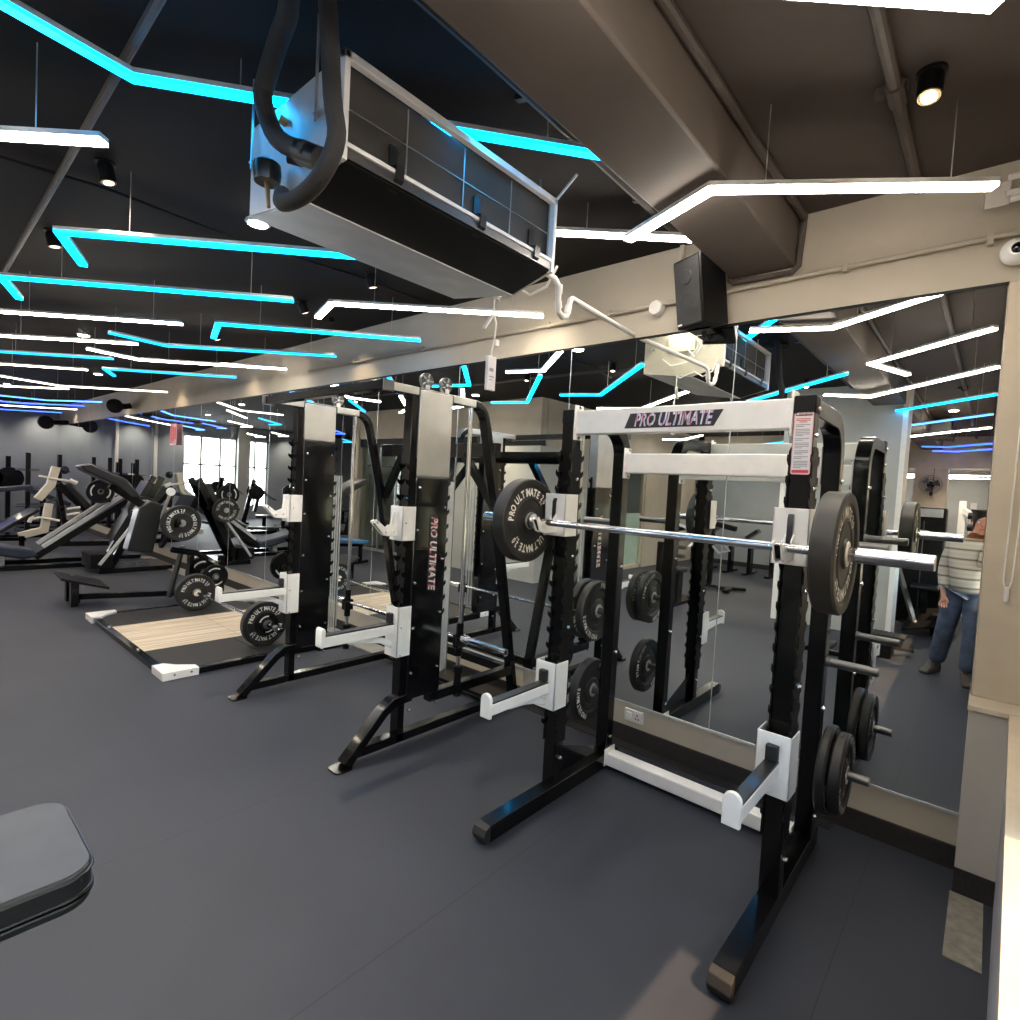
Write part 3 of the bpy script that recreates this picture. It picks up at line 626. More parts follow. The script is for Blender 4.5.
# ------------------------------------------------------------------ speaker, camera, bracket, socket, chain
sp = thing('wall_speaker', 'black loudspeaker hung on the beige wall above the mirror', 'speaker', (-1.5, 3.35, 2.85))
rot = Matrix.Translation((-1.44, 3.34, 3.03)) @ Matrix.Rotation(R(-22), 4, 'Z') @ Matrix.Rotation(R(10), 4, 'X')
g = MB().prism([(-.11, -.12), (.11, -.12), (.08, .12), (-.08, .12)], 'z', -.205, .205); g.build('cabinet', MATTE, sp, bev=.008, xf=rot)
g = MB().prism([(-.10, -.121), (.10, -.121), (.10, -.128), (-.10, -.128)], 'z', -.19, .19); g.lathe([(.001, -.132), (.03, -.132), (.07, -.127), (.075, -.129), (.08, -.127)], (0, 0, -.07), 'y', 24); g.lathe([(.001, -.13), (.04, -.133), (.045, -.127)], (0, 0, .09), 'y', 20)
g.build('grille', RUBBER, sp, xf=rot)
MB().box(-.095, -.06, -.1295, -.128, -.185, -.175).build('badge', PAPER, sp, xf=rot)
MB().tube([(-1.46, 3.40, 2.83), (-1.46, 3.45, 2.80), (-1.47, 3.50, 2.84)], .012, 8).box(-1.53, -1.39, 3.36, 3.48, 2.812, 2.822).build('bracket', BLACK, sp)
dc = thing('dome_camera', 'white dome security camera with dark lens at the top right', 'camera', (-.005, 3.46, 2.985))
MB().lathe([(.06, .0), (.06, -.02), (.052, -.035), (.03, -.06), (.001, -.065)], (-.002, 3.47, 2.985), 'y', 28).build('housing', WHITE, dc)
MB().sphere((.002, 3.425, 2.985), .030, n=16).build('lens', GLOSS, dc)
jb = thing('metal_bracket', 'grey metal plate bracket with fittings at the end of the bright light line', 'bracket', (-.09, 3.42, 3.24))
MB().box(-.13, -.04, 3.36, 3.37, 3.17, 3.28).build('plate', PIER, jb, bev=.006)
for x, z in ((-.06, 3.22), (-.05, 3.29), (-.045, 3.19)): MB().tube([(x, 3.36, z), (x + .06, 3.38, z + .01)], .014, 8).build('fitting', PVC, jb)
so = thing('wall_socket', 'white double wall socket low on the wall beneath the mirror', 'socket', (-1.80, 3.5, .2))
MB().box(-1.87, -1.73, 3.492, 3.512, .16, .245).build('plate', PVC, so, bev=.004)
MB().box(-1.85, -1.815, 3.488, 3.494, .18, .225).build('switch', WHITE, so, bev=.002)
g = MB()
for dx, dz in ((-1.77, .215), (-1.78, .19), (-1.76, .19)): g.box(dx - .004, dx + .004, 3.490, 3.4925, dz - .006, dz + .006)
g.build('socket_holes', MATTE, so)
bc = thing('blind_chain', 'white looped roller blind chain hanging on the cream column at the right edge', 'blind chain', (.07, 3.44, 2.6))
g = MB(); g.tube([(.070, 3.44, 2.55), (.062, 3.44, 1.7), (.058, 3.44, 1.46), (.066, 3.44, 1.42), (.078, 3.44, 1.42), (.088, 3.44, 1.46), (.094, 3.44, 1.7), (.098, 3.44, 2.55)], .0035, 6); g.build('chain', CORD, bc)
MB().box(.064, .082, 3.436, 3.455, 1.36, 1.43).build('tensioner', PVC, bc, bev=.004)

# ------------------------------------------------------------------ plates and bars
def plate(label, group, c, r=.225, th=.075, num='20', kind='bumper', flip=False, rotx=0):
    t = thing('weight_plate', label, 'weight plate', c, group)
    h = th / 2; g = MB()
    def prof(s):
        return [(.050, h), (.054, h - .002), (.056, h - .010), (r * .50, h - .010), (r * .53, h - .006), (r * .56, h - .010), (r * .80, h - .010), (r * .83, h - .002), (r * .86, h), (r * .97, h), (r, h - .008)]
    P = prof(1); full = [(a, -b) for a, b in P][::1] + [(a, b) for a, b in P[::-1]]
    g.lathe([(.026, -h)] + full + [(.026, h), (.026, -h)], c, 'x', 56)
    rr = r * .67; fs = r * .255
    for s in (1, -1):
        o = V(c) + V((s * (h - .010), 0, 0)); xd = V((0, s, 0)); yd = V((0, 0, 1))
        if kind == 'bumper':
            a = g.ring_text('PRO ULTIMATE', o, xd, yd, rr, -98 + rotx, fs, 1, .50)
            g.ring_text(num, o, xd, yd, rr + fs * .12, a + 4, fs * .85, 1, .60)
            g.ring_text('KG', o, xd, yd, rr - fs * .42, a + 5, fs * .42, 1, .6)
            a = g.ring_text('PRO ULTIMATE', o, xd, yd, rr, 82 + rotx, fs, 1, .50)
            g.ring_text(num, o, xd, yd, rr + fs * .12, a + 4, fs * .85, 1, .60)
            g.ring_text('KG', o, xd, yd, rr - fs * .42, a + 5, fs * .42, 1, .6)
        else:
            for a0 in (-70, 110):
                n = 16; vs = []
                for i in range(n + 1):
                    a = R(a0 + rotx + 80 * i / n)
                    for q in (r * .63, r * .74): vs.append(o + (xd * math.sin(a) + yd * math.cos(a)) * q + V((s * .0015, 0, 0)))
                g.add(vs, [(2 * i, 2 * i + 1, 2 * i + 3, 2 * i + 2) if s > 0 else (2 * i, 2 * i + 2, 2 * i + 3, 2 * i + 1) for i in range(n)], 1)
    g.build('disc', [PLATE if kind == 'bumper' else MATTE, LETTER], t, sharp=25)
    MB().lathe([(.0255, -h - .003), (.046, -h - .003), (.048, -h + .004), (.048, h - .004), (.046, h + .003), (.0255, h + .003), (.0255, -h - .003)], c, 'x', 28).build('hub_ring', STEEL if kind == 'bumper' else DSTEEL, t)
    return t
def iron(label, group, c, r=.20, th=.045, cut=True, rotx=0):
    # slotted rubber-coated plate with white lettering at the rim
    t = thing('weight_plate', label, 'weight plate', c, group); h = th / 2; g = MB()
    P = [(.05, h), (.055, h - .004), (r * .35, h - .006), (r * .40, h - .014), (r * .66, h - .014), (r * .72, h - .003), (r * .96, h), (r, h - .010)]
    g.lathe([(.026, -h)] + [(a, -b) for a, b in P] + P[::-1] + [(.026, h), (.026, -h)], c, 'x', 48)
    for s in (1, -1):
        o = V(c) + V((s * h * .97, 0, 0)); xd = V((0, s, 0)); yd = V((0, 0, 1))
        g.ring_text('PRO ULTIMATE', o, xd, yd, r * .84, 185 + rotx, r * .21, 1, .55)
        g.ring_text('PRO ULTIMATE', o, xd, yd, r * .84, 5 + rotx, r * .21, 1, .55)
        for k in range(3):
            a = R(60 + 120 * k + rotx); dd = xd * math.sin(a) + yd * math.cos(a); e = xd * math.cos(a) - yd * math.sin(a); oo = V(c) + V((s * (h - .012), 0, 0))
            g.beam(oo + dd * r * .53 - e * r * .20, oo + dd * r * .53 + e * r * .20, .004, r * .13, dd, 2)
    g.build('disc', [PLATE, LETTER, TAPE], t, sharp=25)
    MB().lathe([(.0255, -h - .003), (.042, -h - .003), (.044, h), (.042, h + .003), (.0255, h + .003), (.0255, -h - .003)], c, 'x', 24).build('hub_ring', STEEL, t)
    return t
def barbell(label, c, half=.655, sleeve=.445, group=None, shaft=CHROME):
    t = thing('barbell', label, 'barbell', c, group); x, y, z = c
    MB().tube([(x - half, y, z), (x + half, y, z)], .0175, 20).build('shaft', shaft, t)
    for s in (-1, 1):
        MB().tube([(x + s * half, y, z), (x + s * (half + .012), y, z), (x + s * (half + .012), y, z), (x + s * (half + .02), y, z)], [.040, .042, .042, .028], 28).build('collar', CHROME, t)
        MB().tube([(x + s * (half + .015), y, z), (x + s * (half + sleeve - .004), y, z), (x + s * (half + sleeve), y, z), (x + s * (half + sleeve), y, z), (x + s * (half + sleeve - .003), y, z)], [.028, .028, .025, .019, .018], 32).build('sleeve', CHROME, t)
    return t

# ------------------------------------------------------------------ near half rack
RX = (-1.795, -.61)      # frame centre lines
YP, YR_ = 2.54, 3.10     # front and rear post centres
rk = thing('half_rack', 'black and white half rack with barbell, nearest the window end of the mirror wall', 'squat rack', (-1.2, 2.6, 0))
def teeth(yf, z0, z1, sgn, pitch=.088):
    # hooked outline along z: returns points from z1 down to z0
    pts = []; z = z1
    while z - pitch > z0:
        pts += [(yf, z), (yf - sgn * .002, z - .022), (yf + sgn * .010, z - .026), (yf + sgn * .022, z - .014), (yf + sgn * .025, z - .036), (yf + sgn * .010, z - .052), (yf - sgn * .003, z - .060), (yf - sgn * .003, z - .080)]
        z -= pitch
    pts.append((yf, z)); return pts
for i, x in enumerate(RX):
    g = MB().box(x - .04, x + .04, YP - .04, YP + .035, .09, 2.205); g.build('front_post', BLACK, rk, bev=.005)
    MB().box(x - .042, x + .042, YP - .043, YP + .037, 2.135, 2.212).build('post_cap', MATTE, rk, bev=.006)
    pts = [(x, YP + .03, 2.165), (x, 2.93, 2.165)] + [(x, a, b) for _, a, b in arc((2.93, 1.995), .17, 80, 0, 7)] + [(x, YR_, 1.6), (x, YR_, .09)]
    MB().path(pts, .08, .075, (1, 0, 0)).build('rear_post', BLACK, rk, bev=.004)
    MB().path([(x, 1.985, .047), (x, 3.22, .047)], .082, .09, (1, 0, 0)).build('foot', BLACK, rk, bev=.004)
    MB().prism([(1.99, .0), (1.955, .012), (1.94, .045), (1.955, .08), (1.99, .093)], 'x', x - .043, x + .043).build('foot_cap', RUBBER, rk, bev=.004)
    for s in (-1, 1):
        F = teeth(YP - .045, .36, 1.98, -1); B = teeth(YP + .042, .36, 1.98, 1)
        MB().prism([(YP - .02, 2.0)] + F + [(YP - .045, .34), (YP + .042, .34)] + B[::-1] + [(YP + .02, 2.0)], 'x', x + s * .0405, x + s * .0465).build('hook_plate', MATTE, rk)
    MB().prism([(YP + .035, .09), (YP + .035, .30), (YR_ - .04, .13), (YR_ - .04, .09)], 'x', x - .006, x + .006).build('gusset', BLACK, rk)
    # j-cup
    zc = 1.62
    def bracket(z0, z1):
        return MB().box(x - .068, x + .068, YP - .118, YP - .110, z0, z1).box(x - .068, x - .062, YP - .118, YP + .0, z0, z1).box(x + .062, x + .068, YP - .118, YP + .0, z0, z1)
    b_ = bracket(1.515, 1.745); jc = b_.build('j_cup', WHITE, rk, bev=.002)
    q = MB()
    for s in (-1, 1): q.prism([(YP - .118, 1.64), (YP - .150, 1.61), (YP - .165, 1.575), (YP - .24, 1.572), (YP - .275, 1.62), (YP - .293, 1.61), (YP - .262, 1.545), (YP - .235, 1.535), (YP - .118, 1.535)], 'x', x + s * .014 - .003, x + s * .014 + .003)
    q.build('cup_arm', WHITE, jc)
    MB().prism([(YP - .118, 1.575), (YP - .165, 1.568), (YP - .24, 1.562), (YP - .275, 1.605), (YP - .285, 1.60), (YP - .250, 1.548), (YP - .118, 1.545)], 'x', x - .011, x + .011).build('cup_liner', MATTE, jc)
    MB().path([(x - .0, YP - .118, 1.60), (x, YP - .126, 1.61), (x, YP - .126, 1.70), (x, YP - .114, 1.722)], .022, .006, (1, 0, 0)).build('handle_slot', TAPE, jc)
    # spotter arm
    b_ = bracket(.555, .815); sa = b_.build('spotter_arm', WHITE, rk, bev=.002)
    q = MB().box(x - .028, x + .028, 1.955, YP - .11, .645, .700)
    q.prism([(x - .032, .632), (x + .032, .632)] + [(x + .032 * math.cos(R(a)), .722 + .032 * math.sin(R(a))) for a in range(0, 181, 20)], 'y', 1.945, 1.965)
    q.prism([(2.10, .646), (2.12, .630), (2.24, .622), (2.34, .604), (YP - .112, .570), (YP - .112, .604), (2.38, .628), (2.32, .640), (2.24, .648)], 'x', x - .010, x + .010)
    q.build('arm', WHITE, sa, bev=.003)
    MB().box(x - .026, x + .026, 1.975, YP - .12, .700, .709).build('arm_pad', PAD, sa, bev=.002)
    MB().box(x - .024, x + .024, YP - .150, YP - .12, .71, .775).build('bumper_block', RUBBER, sa, bev=.005)
    bolts(rk, [(x, YP - .124, z) for z in ()], (0, -1, 0))
    # storage pegs on the rear post
    s = 1 if i else -1
    for z in (.455, .985, 1.575):
        MB().tube([(x + s * .04, YR_ + .01, z), (x + s * .055, YR_ + .01, z), (x + s * .056, YR_ + .01, z), (x + s * .255, YR_ + .01, z), (x + s * .258, YR_ + .01, z)], [.026, .026, .0215, .0215, .018], 20).build('storage_peg', DSTEEL, rk)
    bolts(rk, [(x + .04 + .006, YP, z) for z in (.25, .62, 1.0, 1.40, 1.83)] + [(x + .04, YR_, z) for z in (.2, .75, 1.30, 1.88)], (1, 0, 0))
for s, x in ((1, -1.753), (-1, -.652)):
    MB().box(min(x, x + s * .008), max(x, x + s * .008), YP - .05, YP + .03, 2.045, 2.235).build('flange', WHITE, rk, bev=.003)
    MB().box(min(x, x + s * .008), max(x, x + s * .008), YR_ - .05, YR_ + .03, 1.86, 2.05).build('flange', WHITE, rk, bev=.003)
    MB().box(min(x, x + s * .008), max(x, x + s * .008), YR_ - .06, YR_ + .06, .02, .13).build('flange', WHITE, rk, bev=.003)
MB().box(-1.750, -.655, YP - .035, YP + .030, 2.075, 2.203).build('front_crossbar', WHITE, rk, bev=.006)
MB().box(-1.750, -.655, YR_ - .035, YR_ + .030, 1.893, 2.015).build('rear_crossbar', WHITE, rk, bev=.006)
MB().box(-1.748, -.655, YR_ - .045, YR_ + .045, .025, .105).build('floor_crossbar', WHITE, rk, bev=.008)
for x, s in ((-1.745, 1), (-.66, -1)): bolts(rk, [(x, YP - .012, 2.222), (x, YP - .012, 2.058), (x, YR_, 2.035), (x, YR_, 1.875)], (s, 0, 0), .009, .012)
for z in (2.05, 2.16): bolts(rk, [(-.57, YP + .0, z)], (1, 0, 0), .010, .012)
g = MB().prism([(-1.445, 2.098), (-.985, 2.098), (-.945, 2.172), (-1.415, 2.172)], 'y', YP - .038, YP - .035); bd = g.build('name_badge', BADGE, rk)
MB().text('PRO ULTIMATE', (-1.195, YP - .038, 2.135), (1, 0, 0), (0, 0, 1), .088, 0, .3, sx=.655).build('badge_lettering', LOGO, bd)
# warning label on the right front post
lx0, lx1, ly = -.647, -.573, YP - .0405
def rrect(x0, x1, z0, z1, r, n=5):
    out = []
    for cx, cz, a in ((x1 - r, z1 - r, 0), (x0 + r, z1 - r, 90), (x0 + r, z0 + r, 180), (x1 - r, z0 + r, 270)):
        for i in range(n + 1): out.append((cx + r * math.cos(R(a + 90 * i / n)), cz + r * math.sin(R(a + 90 * i / n))))
    return out
wl = MB().prism(rrect(lx0, lx1, 1.885, 2.150, .009), 'y', ly - .001, ly).build('warning_label', PINK, rk)
MB().prism(rrect(lx0 + .004, lx1 - .004, 1.889, 2.146, .006), 'y', ly - .0016, ly - .001).build('label_paper', PAPER, wl)
MB().prism(rrect(lx0 + .005, lx1 - .005, 2.126, 2.144, .004), 'y', ly - .0022, ly - .0016).build('label_header', DRED, wl)
MB().prism(rrect(lx0 + .005, lx1 - .005, 1.891, 1.904, .004), 'y', ly - .0022, ly - .0016).build('label_footer', REDM, wl)
g = MB().text('WARNING', (-.604, ly - .0026, 2.135), (1, 0, 0), (0, 0, 1), .0125, 0)
g.add([(-.640, ly - .0026, 2.130), (-.628, ly - .0026, 2.130), (-.634, ly - .0026, 2.141)], [(0, 1, 2)], 0)
z = 2.116
for ln, n in enumerate((3, 2, 5, 2, 4, 3, 2, 5)):
    for k in range(n):
        w_ = .054 if k < n - 1 else .030
        x0 = -.611 - w_ / 2 if ln == 0 else lx0 + .009
        g.add([(x0, ly - .0024, z), (x0 + w_, ly - .0024, z), (x0 + w_, ly - .0024, z - .0032), (x0, ly - .0024, z - .0032)], [(0, 3, 2, 1)], 1 if ln == 0 else 2); z -= .0066
    z -= .0052
g.build('label_print', [PAPER, REDM, INK], wl)

BARY = YP - .235; BARZ = 1.592
barbell('chrome barbell resting on the j-cups of the near rack', (-1.165, BARY, BARZ), .68, .355)
plate('black 20 kg bumper plate on the left end of the racked barbell', 'bumper plates on the racked barbell', (-1.165 - .68 - .020 - .04, BARY, BARZ), .225, .08, rotx=12)
plate('black 20 kg bumper plate on the right end of the racked barbell', 'bumper plates on the racked barbell', (-1.165 + .68 + .020 + .04, BARY, BARZ), .225, .08, rotx=12)
yp = YR_ + .01
G2 = 'plates stored on the near rack pegs'
iron('outer plate of the pair on the middle left storage peg of the near rack', G2, (-2.005, yp, .985 - .0), .198, .055, rotx=10)
iron('inner plate of the pair on the middle left storage peg of the near rack', G2, (-1.925, yp, .985), .20, .055)
iron('single plate on the low left storage peg of the near rack', G2, (-1.935, yp, .455), .205, .06, rotx=20)
iron('thick inner plate on the low right storage peg of the near rack', G2, (-.527, yp, .455), .215, .045)
iron('outer plate on the low right storage peg of the near rack', G2, (-.472, yp, .455), .195, .055)

# ------------------------------------------------------------------ smith machine with two cable columns
sm = thing('smith_machine', 'large black smith machine with two cable columns, white spotter arms and pulleys', 'smith machine', (-3.65, 2.6, 0))
SXS = (-4.29, -2.82)
for i, x in enumerate(SXS):
    xo = x
    xi = x - .0
    cx0, cx1 = x - .10, x
    zt = 2.365; y0, y1 = 2.285, 2.57
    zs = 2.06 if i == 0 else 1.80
    MB().box(cx0, cx1, y0, y1, .32, zs).build('lower_cover', GLOSS, sm, bev=.006)
    MB().box(cx0, cx1, y0, y1, zs + .004, zt).build('cover_reflection', STEEL, sm, bev=.006)  # silver panel stands for the bright reflection in the glossy black column
    # front upright behind the hooks
    MB().box(x - .09, x - .01, y0 - .055, y0 - .002, .05, zt).build('front_post', BLACK, sm, bev=.004)
    for xx in (x - .012, x - .094):
        F = teeth(y0 - .060, .70, 2.06 if i == 0 else 1.90, -1, .10)
        MB().prism([(y0 - .0, 2.08 if i == 0 else 1.92)] + F + [(y0 - .06, .66), (y0, .66)], 'x', xx, xx + .006).build('hook_plate', BLACK, sm)
    F = teeth(y1 + .03, .75, 2.05 if i == 0 else 1.9, 1, .10)
    MB().prism([(y1, 2.07 if i == 0 else 1.9)] + F + [(y1 + .03, .72), (y1, .72)], 'x', x - .05, x - .042).build('rear_hook_plate', BLACK, sm)
    # top frame and raked rear post
    MB().path([(x - .045, 2.00, 2.35), (x - .045, 2.35, 2.345), (x - .045, 2.80, 2.345)] + [(x - .045, a, b) for _, a, b in arc((2.80, 2.205), .14, 80, 8, 7)] + [(x - .045, 3.08, 1.7), (x - .045, 3.42, .10)], .075, .05, (1, 0, 0)).build('rear_post', STEEL if False else BLACK, sm, bev=.004)
    MB().path([(x - .045, 2.00, 2.376), (x - .045, 2.80, 2.372)] + [(x - .045, a, b) for _, a, b in arc((2.80, 2.205), .167, 82, 20, 7)], .06, .004, (1, 0, 0)).build('top_reflection', STEEL, sm)  # silver strip and boxes below stand for light reflected off the black top frame
    MB().box(x - .0785, x - .0045, 2.58, 2.80, 2.32, 2.372).build('sleeve_reflection', STEEL, sm, bev=.003)
    MB().box(x - .0785, x - .0045, 2.01, 2.28, 2.325, 2.375).build('arm_reflection', STEEL, sm, bev=.003)
    # base rail, raked front foot
    MB().path([(x - .045, 2.34, .335), (x - .045, 2.20, .325), (x - .045, 2.12, .275), (x - .045, 1.86, .02)], .085, .06, (1, 0, 0)).build('front_foot', BLACK, sm, bev=.005)
    MB().path([(x - .045, 1.90, .075), (x - .045, 3.42, .075)], .07, .06, (1, 0, 0)).build('base_rail', BLACK, sm, bev=.004)
    MB().path([(x - .045, 2.50, .285), (x - .045, 3.36, .285)], .07, .07, (1, 0, 0)).build('mid_rail', BLACK, sm, bev=.004)
    MB().prism(rrect(x - .105, x + .015, 1.78, 1.90, .03), 'z', 0, .012).build('foot_plate', BLACK, sm)
    # guide rod, lower carriage stop, cables, pulleys
    gx = x - .035
    MB().tube([(gx, 2.78, .20), (gx, 2.78, 2.33)], .0155, 16).build('guide_rod', CHROME, sm)
    MB().tube([(gx, 2.78, .22), (gx, 2.78, .44)], .028, 16).tube([(gx, 2.78, .40), (gx, 2.78, .44)], .038, 16).build('rubber_stop', MATTE, sm)
    MB().tube([(gx, 2.78, .52), (gx, 2.78, .76)], .027, 16).box(gx - .03, gx + .03, 2.74, 2.82, .58, .67).build('slide_bearing', BLACK, sm)
    MB().tube([(gx, 2.66, .4), (gx, 2.66, 2.40)], .003, 6).build('cable', DSTEEL, sm)
    g = MB()
    for k in range(4): g.tube([(x - .07 - .012 * k, 2.62 + .03 * k, .42), (x - .07 - .012 * k, 2.62 + .03 * k, 1.78 - .0 * k)], .0075, 8)
    g.build('weight_guide', GALV, sm)
    for k, yy in enumerate((2.36, 2.53) if i else (2.60,)):
        MB().lathe([(.010, -.012), (.022, -.012), (.024, -.006), (.044, -.006), (.048, -.012), (.052, -.012), (.052, .012), (.048, .012), (.044, .006), (.024, .006), (.022, .012), (.010, .012)], (x - .04, yy, 2.433), 'x', 28).build('pulley', DSTEEL, sm)
        g = MB()
        for a in range(5): 
            aa = a * 72; g.beam((x - .027, yy + .02 * math.cos(R(aa)), 2.433 + .02 * math.sin(R(aa))), (x - .027, yy + .048 * math.cos(R(aa)), 2.433 + .048 * math.sin(R(aa))), .006, .010, (1, 0, 0))
        g.tube([(x - .055, yy, 2.433), (x - .018, yy, 2.433)], .010, 10); g.build('pulley_spokes', GALV, sm)
        MB().box(x - .062, x - .056, yy - .018, yy + .018, 2.37, 2.45).box(x - .026 , x - .020, yy - .018, yy + .018, 2.37, 2.405).build('pulley_bracket', GALV, sm)
    # j-cup
    cxm = x - .05
    b_ = MB().box(x - .115, x + .012, y0 - .108, y0 - .100, 1.385, 1.605).box(x + .006, x + .012, y0 - .108, y0 + .0, 1.385, 1.605).box(x - .115, x - .109, y0 - .108, y0, 1.385, 1.605)
    jc = b_.build('j_cup', WHITE, sm, bev=.002)
    q = MB()
    for s in (-1, 1): q.prism([(y0 - .105, 1.575), (y0 - .125, 1.560), (y0 - .135, 1.490), (y0 - .195, 1.462), (y0 - .27, 1.520), (y0 - .292, 1.505), (y0 - .215, 1.425), (y0 - .19, 1.415), (y0 - .105, 1.415)], 'x', cxm + s * .018 - .003, cxm + s * .018 + .003)
    q.build('cup_arm', WHITE, jc)
    MB().prism([(y0 - .105, 1.470), (y0 - .190, 1.450), (y0 - .262, 1.508), (y0 - .275, 1.495), (y0 - .205, 1.430), (y0 - .105, 1.430)], 'x', cxm - .015, cxm + .015).build('cup_liner', MATTE, jc)
    bolts(sm, [(cxm + .021, y0 - .14, 1.445), (cxm + .021, y0 - .20, 1.440), (cxm + .021, y0 - .265, 1.500)], (1, 0, 0), .006, .003)
    # spotter arm
    b_ = MB().box(x - .115, x + .012, y0 - .108, y0 - .100, .63, .955).box(x + .006, x + .012, y0 - .108, y0, .63, .955).box(x - .115, x - .109, y0 - .108, y0, .63, .955)
    sa = b_.build('spotter_arm', WHITE, sm, bev=.002)
    q = MB().box(cxm - .028, cxm + .028, 1.675, y0 - .10, .780, .840)
    q.prism([(1.675, .775), (1.662, .783), (1.662, .880), (1.669, .893), (1.682, .893), (1.690, .880), (1.690, .835)], 'x', cxm - .032, cxm + .032)
    q.prism([(1.84, .782), (1.86, .762), (1.98, .752), (2.09, .730), (y0 - .102, .680), (y0 - .102, .720), (2.12, .758), (2.06, .774), (1.98, .784)], 'x', cxm - .010, cxm + .010)
    q.build('arm', WHITE, sa, bev=.003)
    MB().box(cxm - .026, cxm + .026, 1.695, y0 - .11, .840, .851).build('arm_pad', PAD, sa, bev=.002)
    MB().box(cxm - .022, cxm + .022, y0 - .14, y0 - .11, .851, .915).build('bumper_block', RUBBER, sa, bev=.005)
    # rear diagonals
    zc = 2.03
    s = 1 if i == 0 else -1
    MB().beam((x - .045 + s * .34, 3.07, zc - .03), (x - .045 + s * .03, 3.12, zc - .42), .05, .06, (0, 1, 0)).build('rear_brace', BLACK, sm)
    bolts(sm, [(x, y0 + .025, z) for z in (.25, .50, .80, 1.10, 1.45, 1.73)] + [(x, y1 - .03, z) for z in (.25, .50, .88, 1.25, 1.60)] + ([(x, y0 + .03, 1.95), (x, y1 - .03, 1.95)] if i == 0 else []), (1, 0, 0), .011, .012)
    bolts(sm, [(x + .012, y0 - .08, z) for z in (.64, .82, 1.50, 1.66)], (1, 0, 0), .006, .006)
bd = MB().prism(rrect(2.415, 2.485, 1.04, 1.55, .02), 'x', -2.8195, -2.8175).build('name_badge', BADGE, sm)
MB().text('PRO ULTIMATE', (-2.8172, 2.450, 1.295), (0, 0, -1), (0, 1, 0), .080, 0, .25, sx=.90).build('badge_lettering', LOGOR, bd)
MB().beam((SXS[0] - .10, 2.03, 2.35), (SXS[1], 2.03, 2.35), .07, .06).build('pull_up_beam', BLACK, sm, bev=.004)
MB().box(SXS[0] - .12, SXS[0] - .085, 1.98, 2.08, 2.315, 2.385).box(SXS[1] - .0, SXS[1] + .012, 1.99, 2.07, 2.31, 2.38).build('beam_cap', DSTEEL, sm, bev=.004)
MB().beam((SXS[0] - .04, 3.10, 2.04), (SXS[1] - .04, 3.10, 2.04), .05, .11).build('rear_crossbar', BLACK, sm, bev=.004)
MB().beam((SXS[0] - .04, 3.36, .285), (SXS[1] - .04, 3.36, .285), .06, .07).build('rear_rail', BLACK, sm, bev=.004)
MB().box(SXS[0], SXS[1] - .09, 3.20, 3.40, .05, .08).build('rear_tray', BLACK, sm)
sb = MB().tube([(SXS[0] - .04, 2.78, .648), (SXS[1] - .03, 2.78, .648)], .0145, 16).build('smith_bar', CHROME, sm)
for i, (a, s) in enumerate(((SXS[0] - .07, -1), (SXS[1] + .0, 1))):
    MB().tube([(a, 2.78, .648), (a + s * .05, 2.78, .648), (a + s * .05, 2.78, .648), (a + s * .42, 2.78, .648), (a + s * .42, 2.78, .648), (a + s * .41, 2.78, .648)], [.032, .032, .025, .025, .016, .012], 24).build('sleeve', CHROME, sb)

# ------------------------------------------------------------------ lifting platform and its barbell
pf = thing('lifting_platform', 'wooden deadlift platform with black steel frame and white corner plates', 'lifting platform', (-6.3, 2.5, 0))
PX0, PX1, PY0, PY1 = -7.66, -5.07, 1.55, 3.27
MB().box(PX0, PX0 + .06, PY0, PY1, 0, .055).build('frame_rail', BLACK, pf, bev=.004)
MB().box(PX1 - .06, PX1, PY0, PY1, 0, .055).build('frame_rail', BLACK, pf, bev=.004)
MB().box(PX0 + .06, PX1 - .06, PY0, PY0 + .06, 0, .055).build('frame_rail', BLACK, pf, bev=.004)
MB().box(PX0 + .06, PX1 - .06, PY1 - .06, PY1, 0, .055).build('frame_rail', BLACK, pf, bev=.004)
MB().box(-6.95, -5.86, PY0 + .06, PY1 - .06, .0, .045).build('wood_deck', WOOD, pf)
for x0, x1 in ((PX0 + .06, -6.95), (-5.86, PX1 - .06)):
    for k in range(2):
        ya = PY0 + .06 + k * .8; MB().box(x0 + .003, x1 - .003, ya + .003, min(ya + .797, PY1 - .06), 0, .045).build('rubber_tile', RUBBER, pf, bev=.003)
for x, y, sx_, sy in ((PX1, PY0, -1, 1), (PX0, PY0, 1, 1), (PX1, PY1, -1, -1), (PX0, PY1, 1, -1)):
    P = [(x + .02 * -sx_, y - .02 * sy), (x + .02 * -sx_, y + .26 * sy), (x + .07 * sx_, y + .26 * sy), (x + .16 * sx_, y + .14 * sy), (x + .26 * sx_, y + .07 * sy), (x + .26 * sx_, y - .02 * sy)]
    MB().prism(P if sx_ * sy < 0 else P[::-1], 'z', 0, .068).build('corner_plate', WHITE, pf, bev=.003)
bolts(pf, [(PX1 + .02, PY0 + .07, .04), (PX1 + .02, PY0 + .2, .04)], (1, 0, 0), .010, .008)
bolts(pf, [(-5.9, PY0 + .03, .055), (-6.9, PY0 + .03, .055)], (0, 0, 1), .014, .02)
DZ = .27; DY = 2.53
barbell('chrome barbell lying loaded on the lifting platform', (-6.33, DY, DZ), .86, .42)
G3 = 'bumper plates on the platform barbell'
plate('20 kg bumper plate on the end of the platform barbell nearest the smith machine', G3, (-5.405, DY, DZ), .225, .075, '20', rotx=20)
plate('20 kg bumper plate on the far end of the platform barbell', G3, (-7.25, DY, DZ), .225, .075, '20', rotx=20)
plate('small change plate with white arcs clamped outside the near platform bumper plate', G3, (-5.345, DY, DZ), .115, .03, '5', kind='arc')

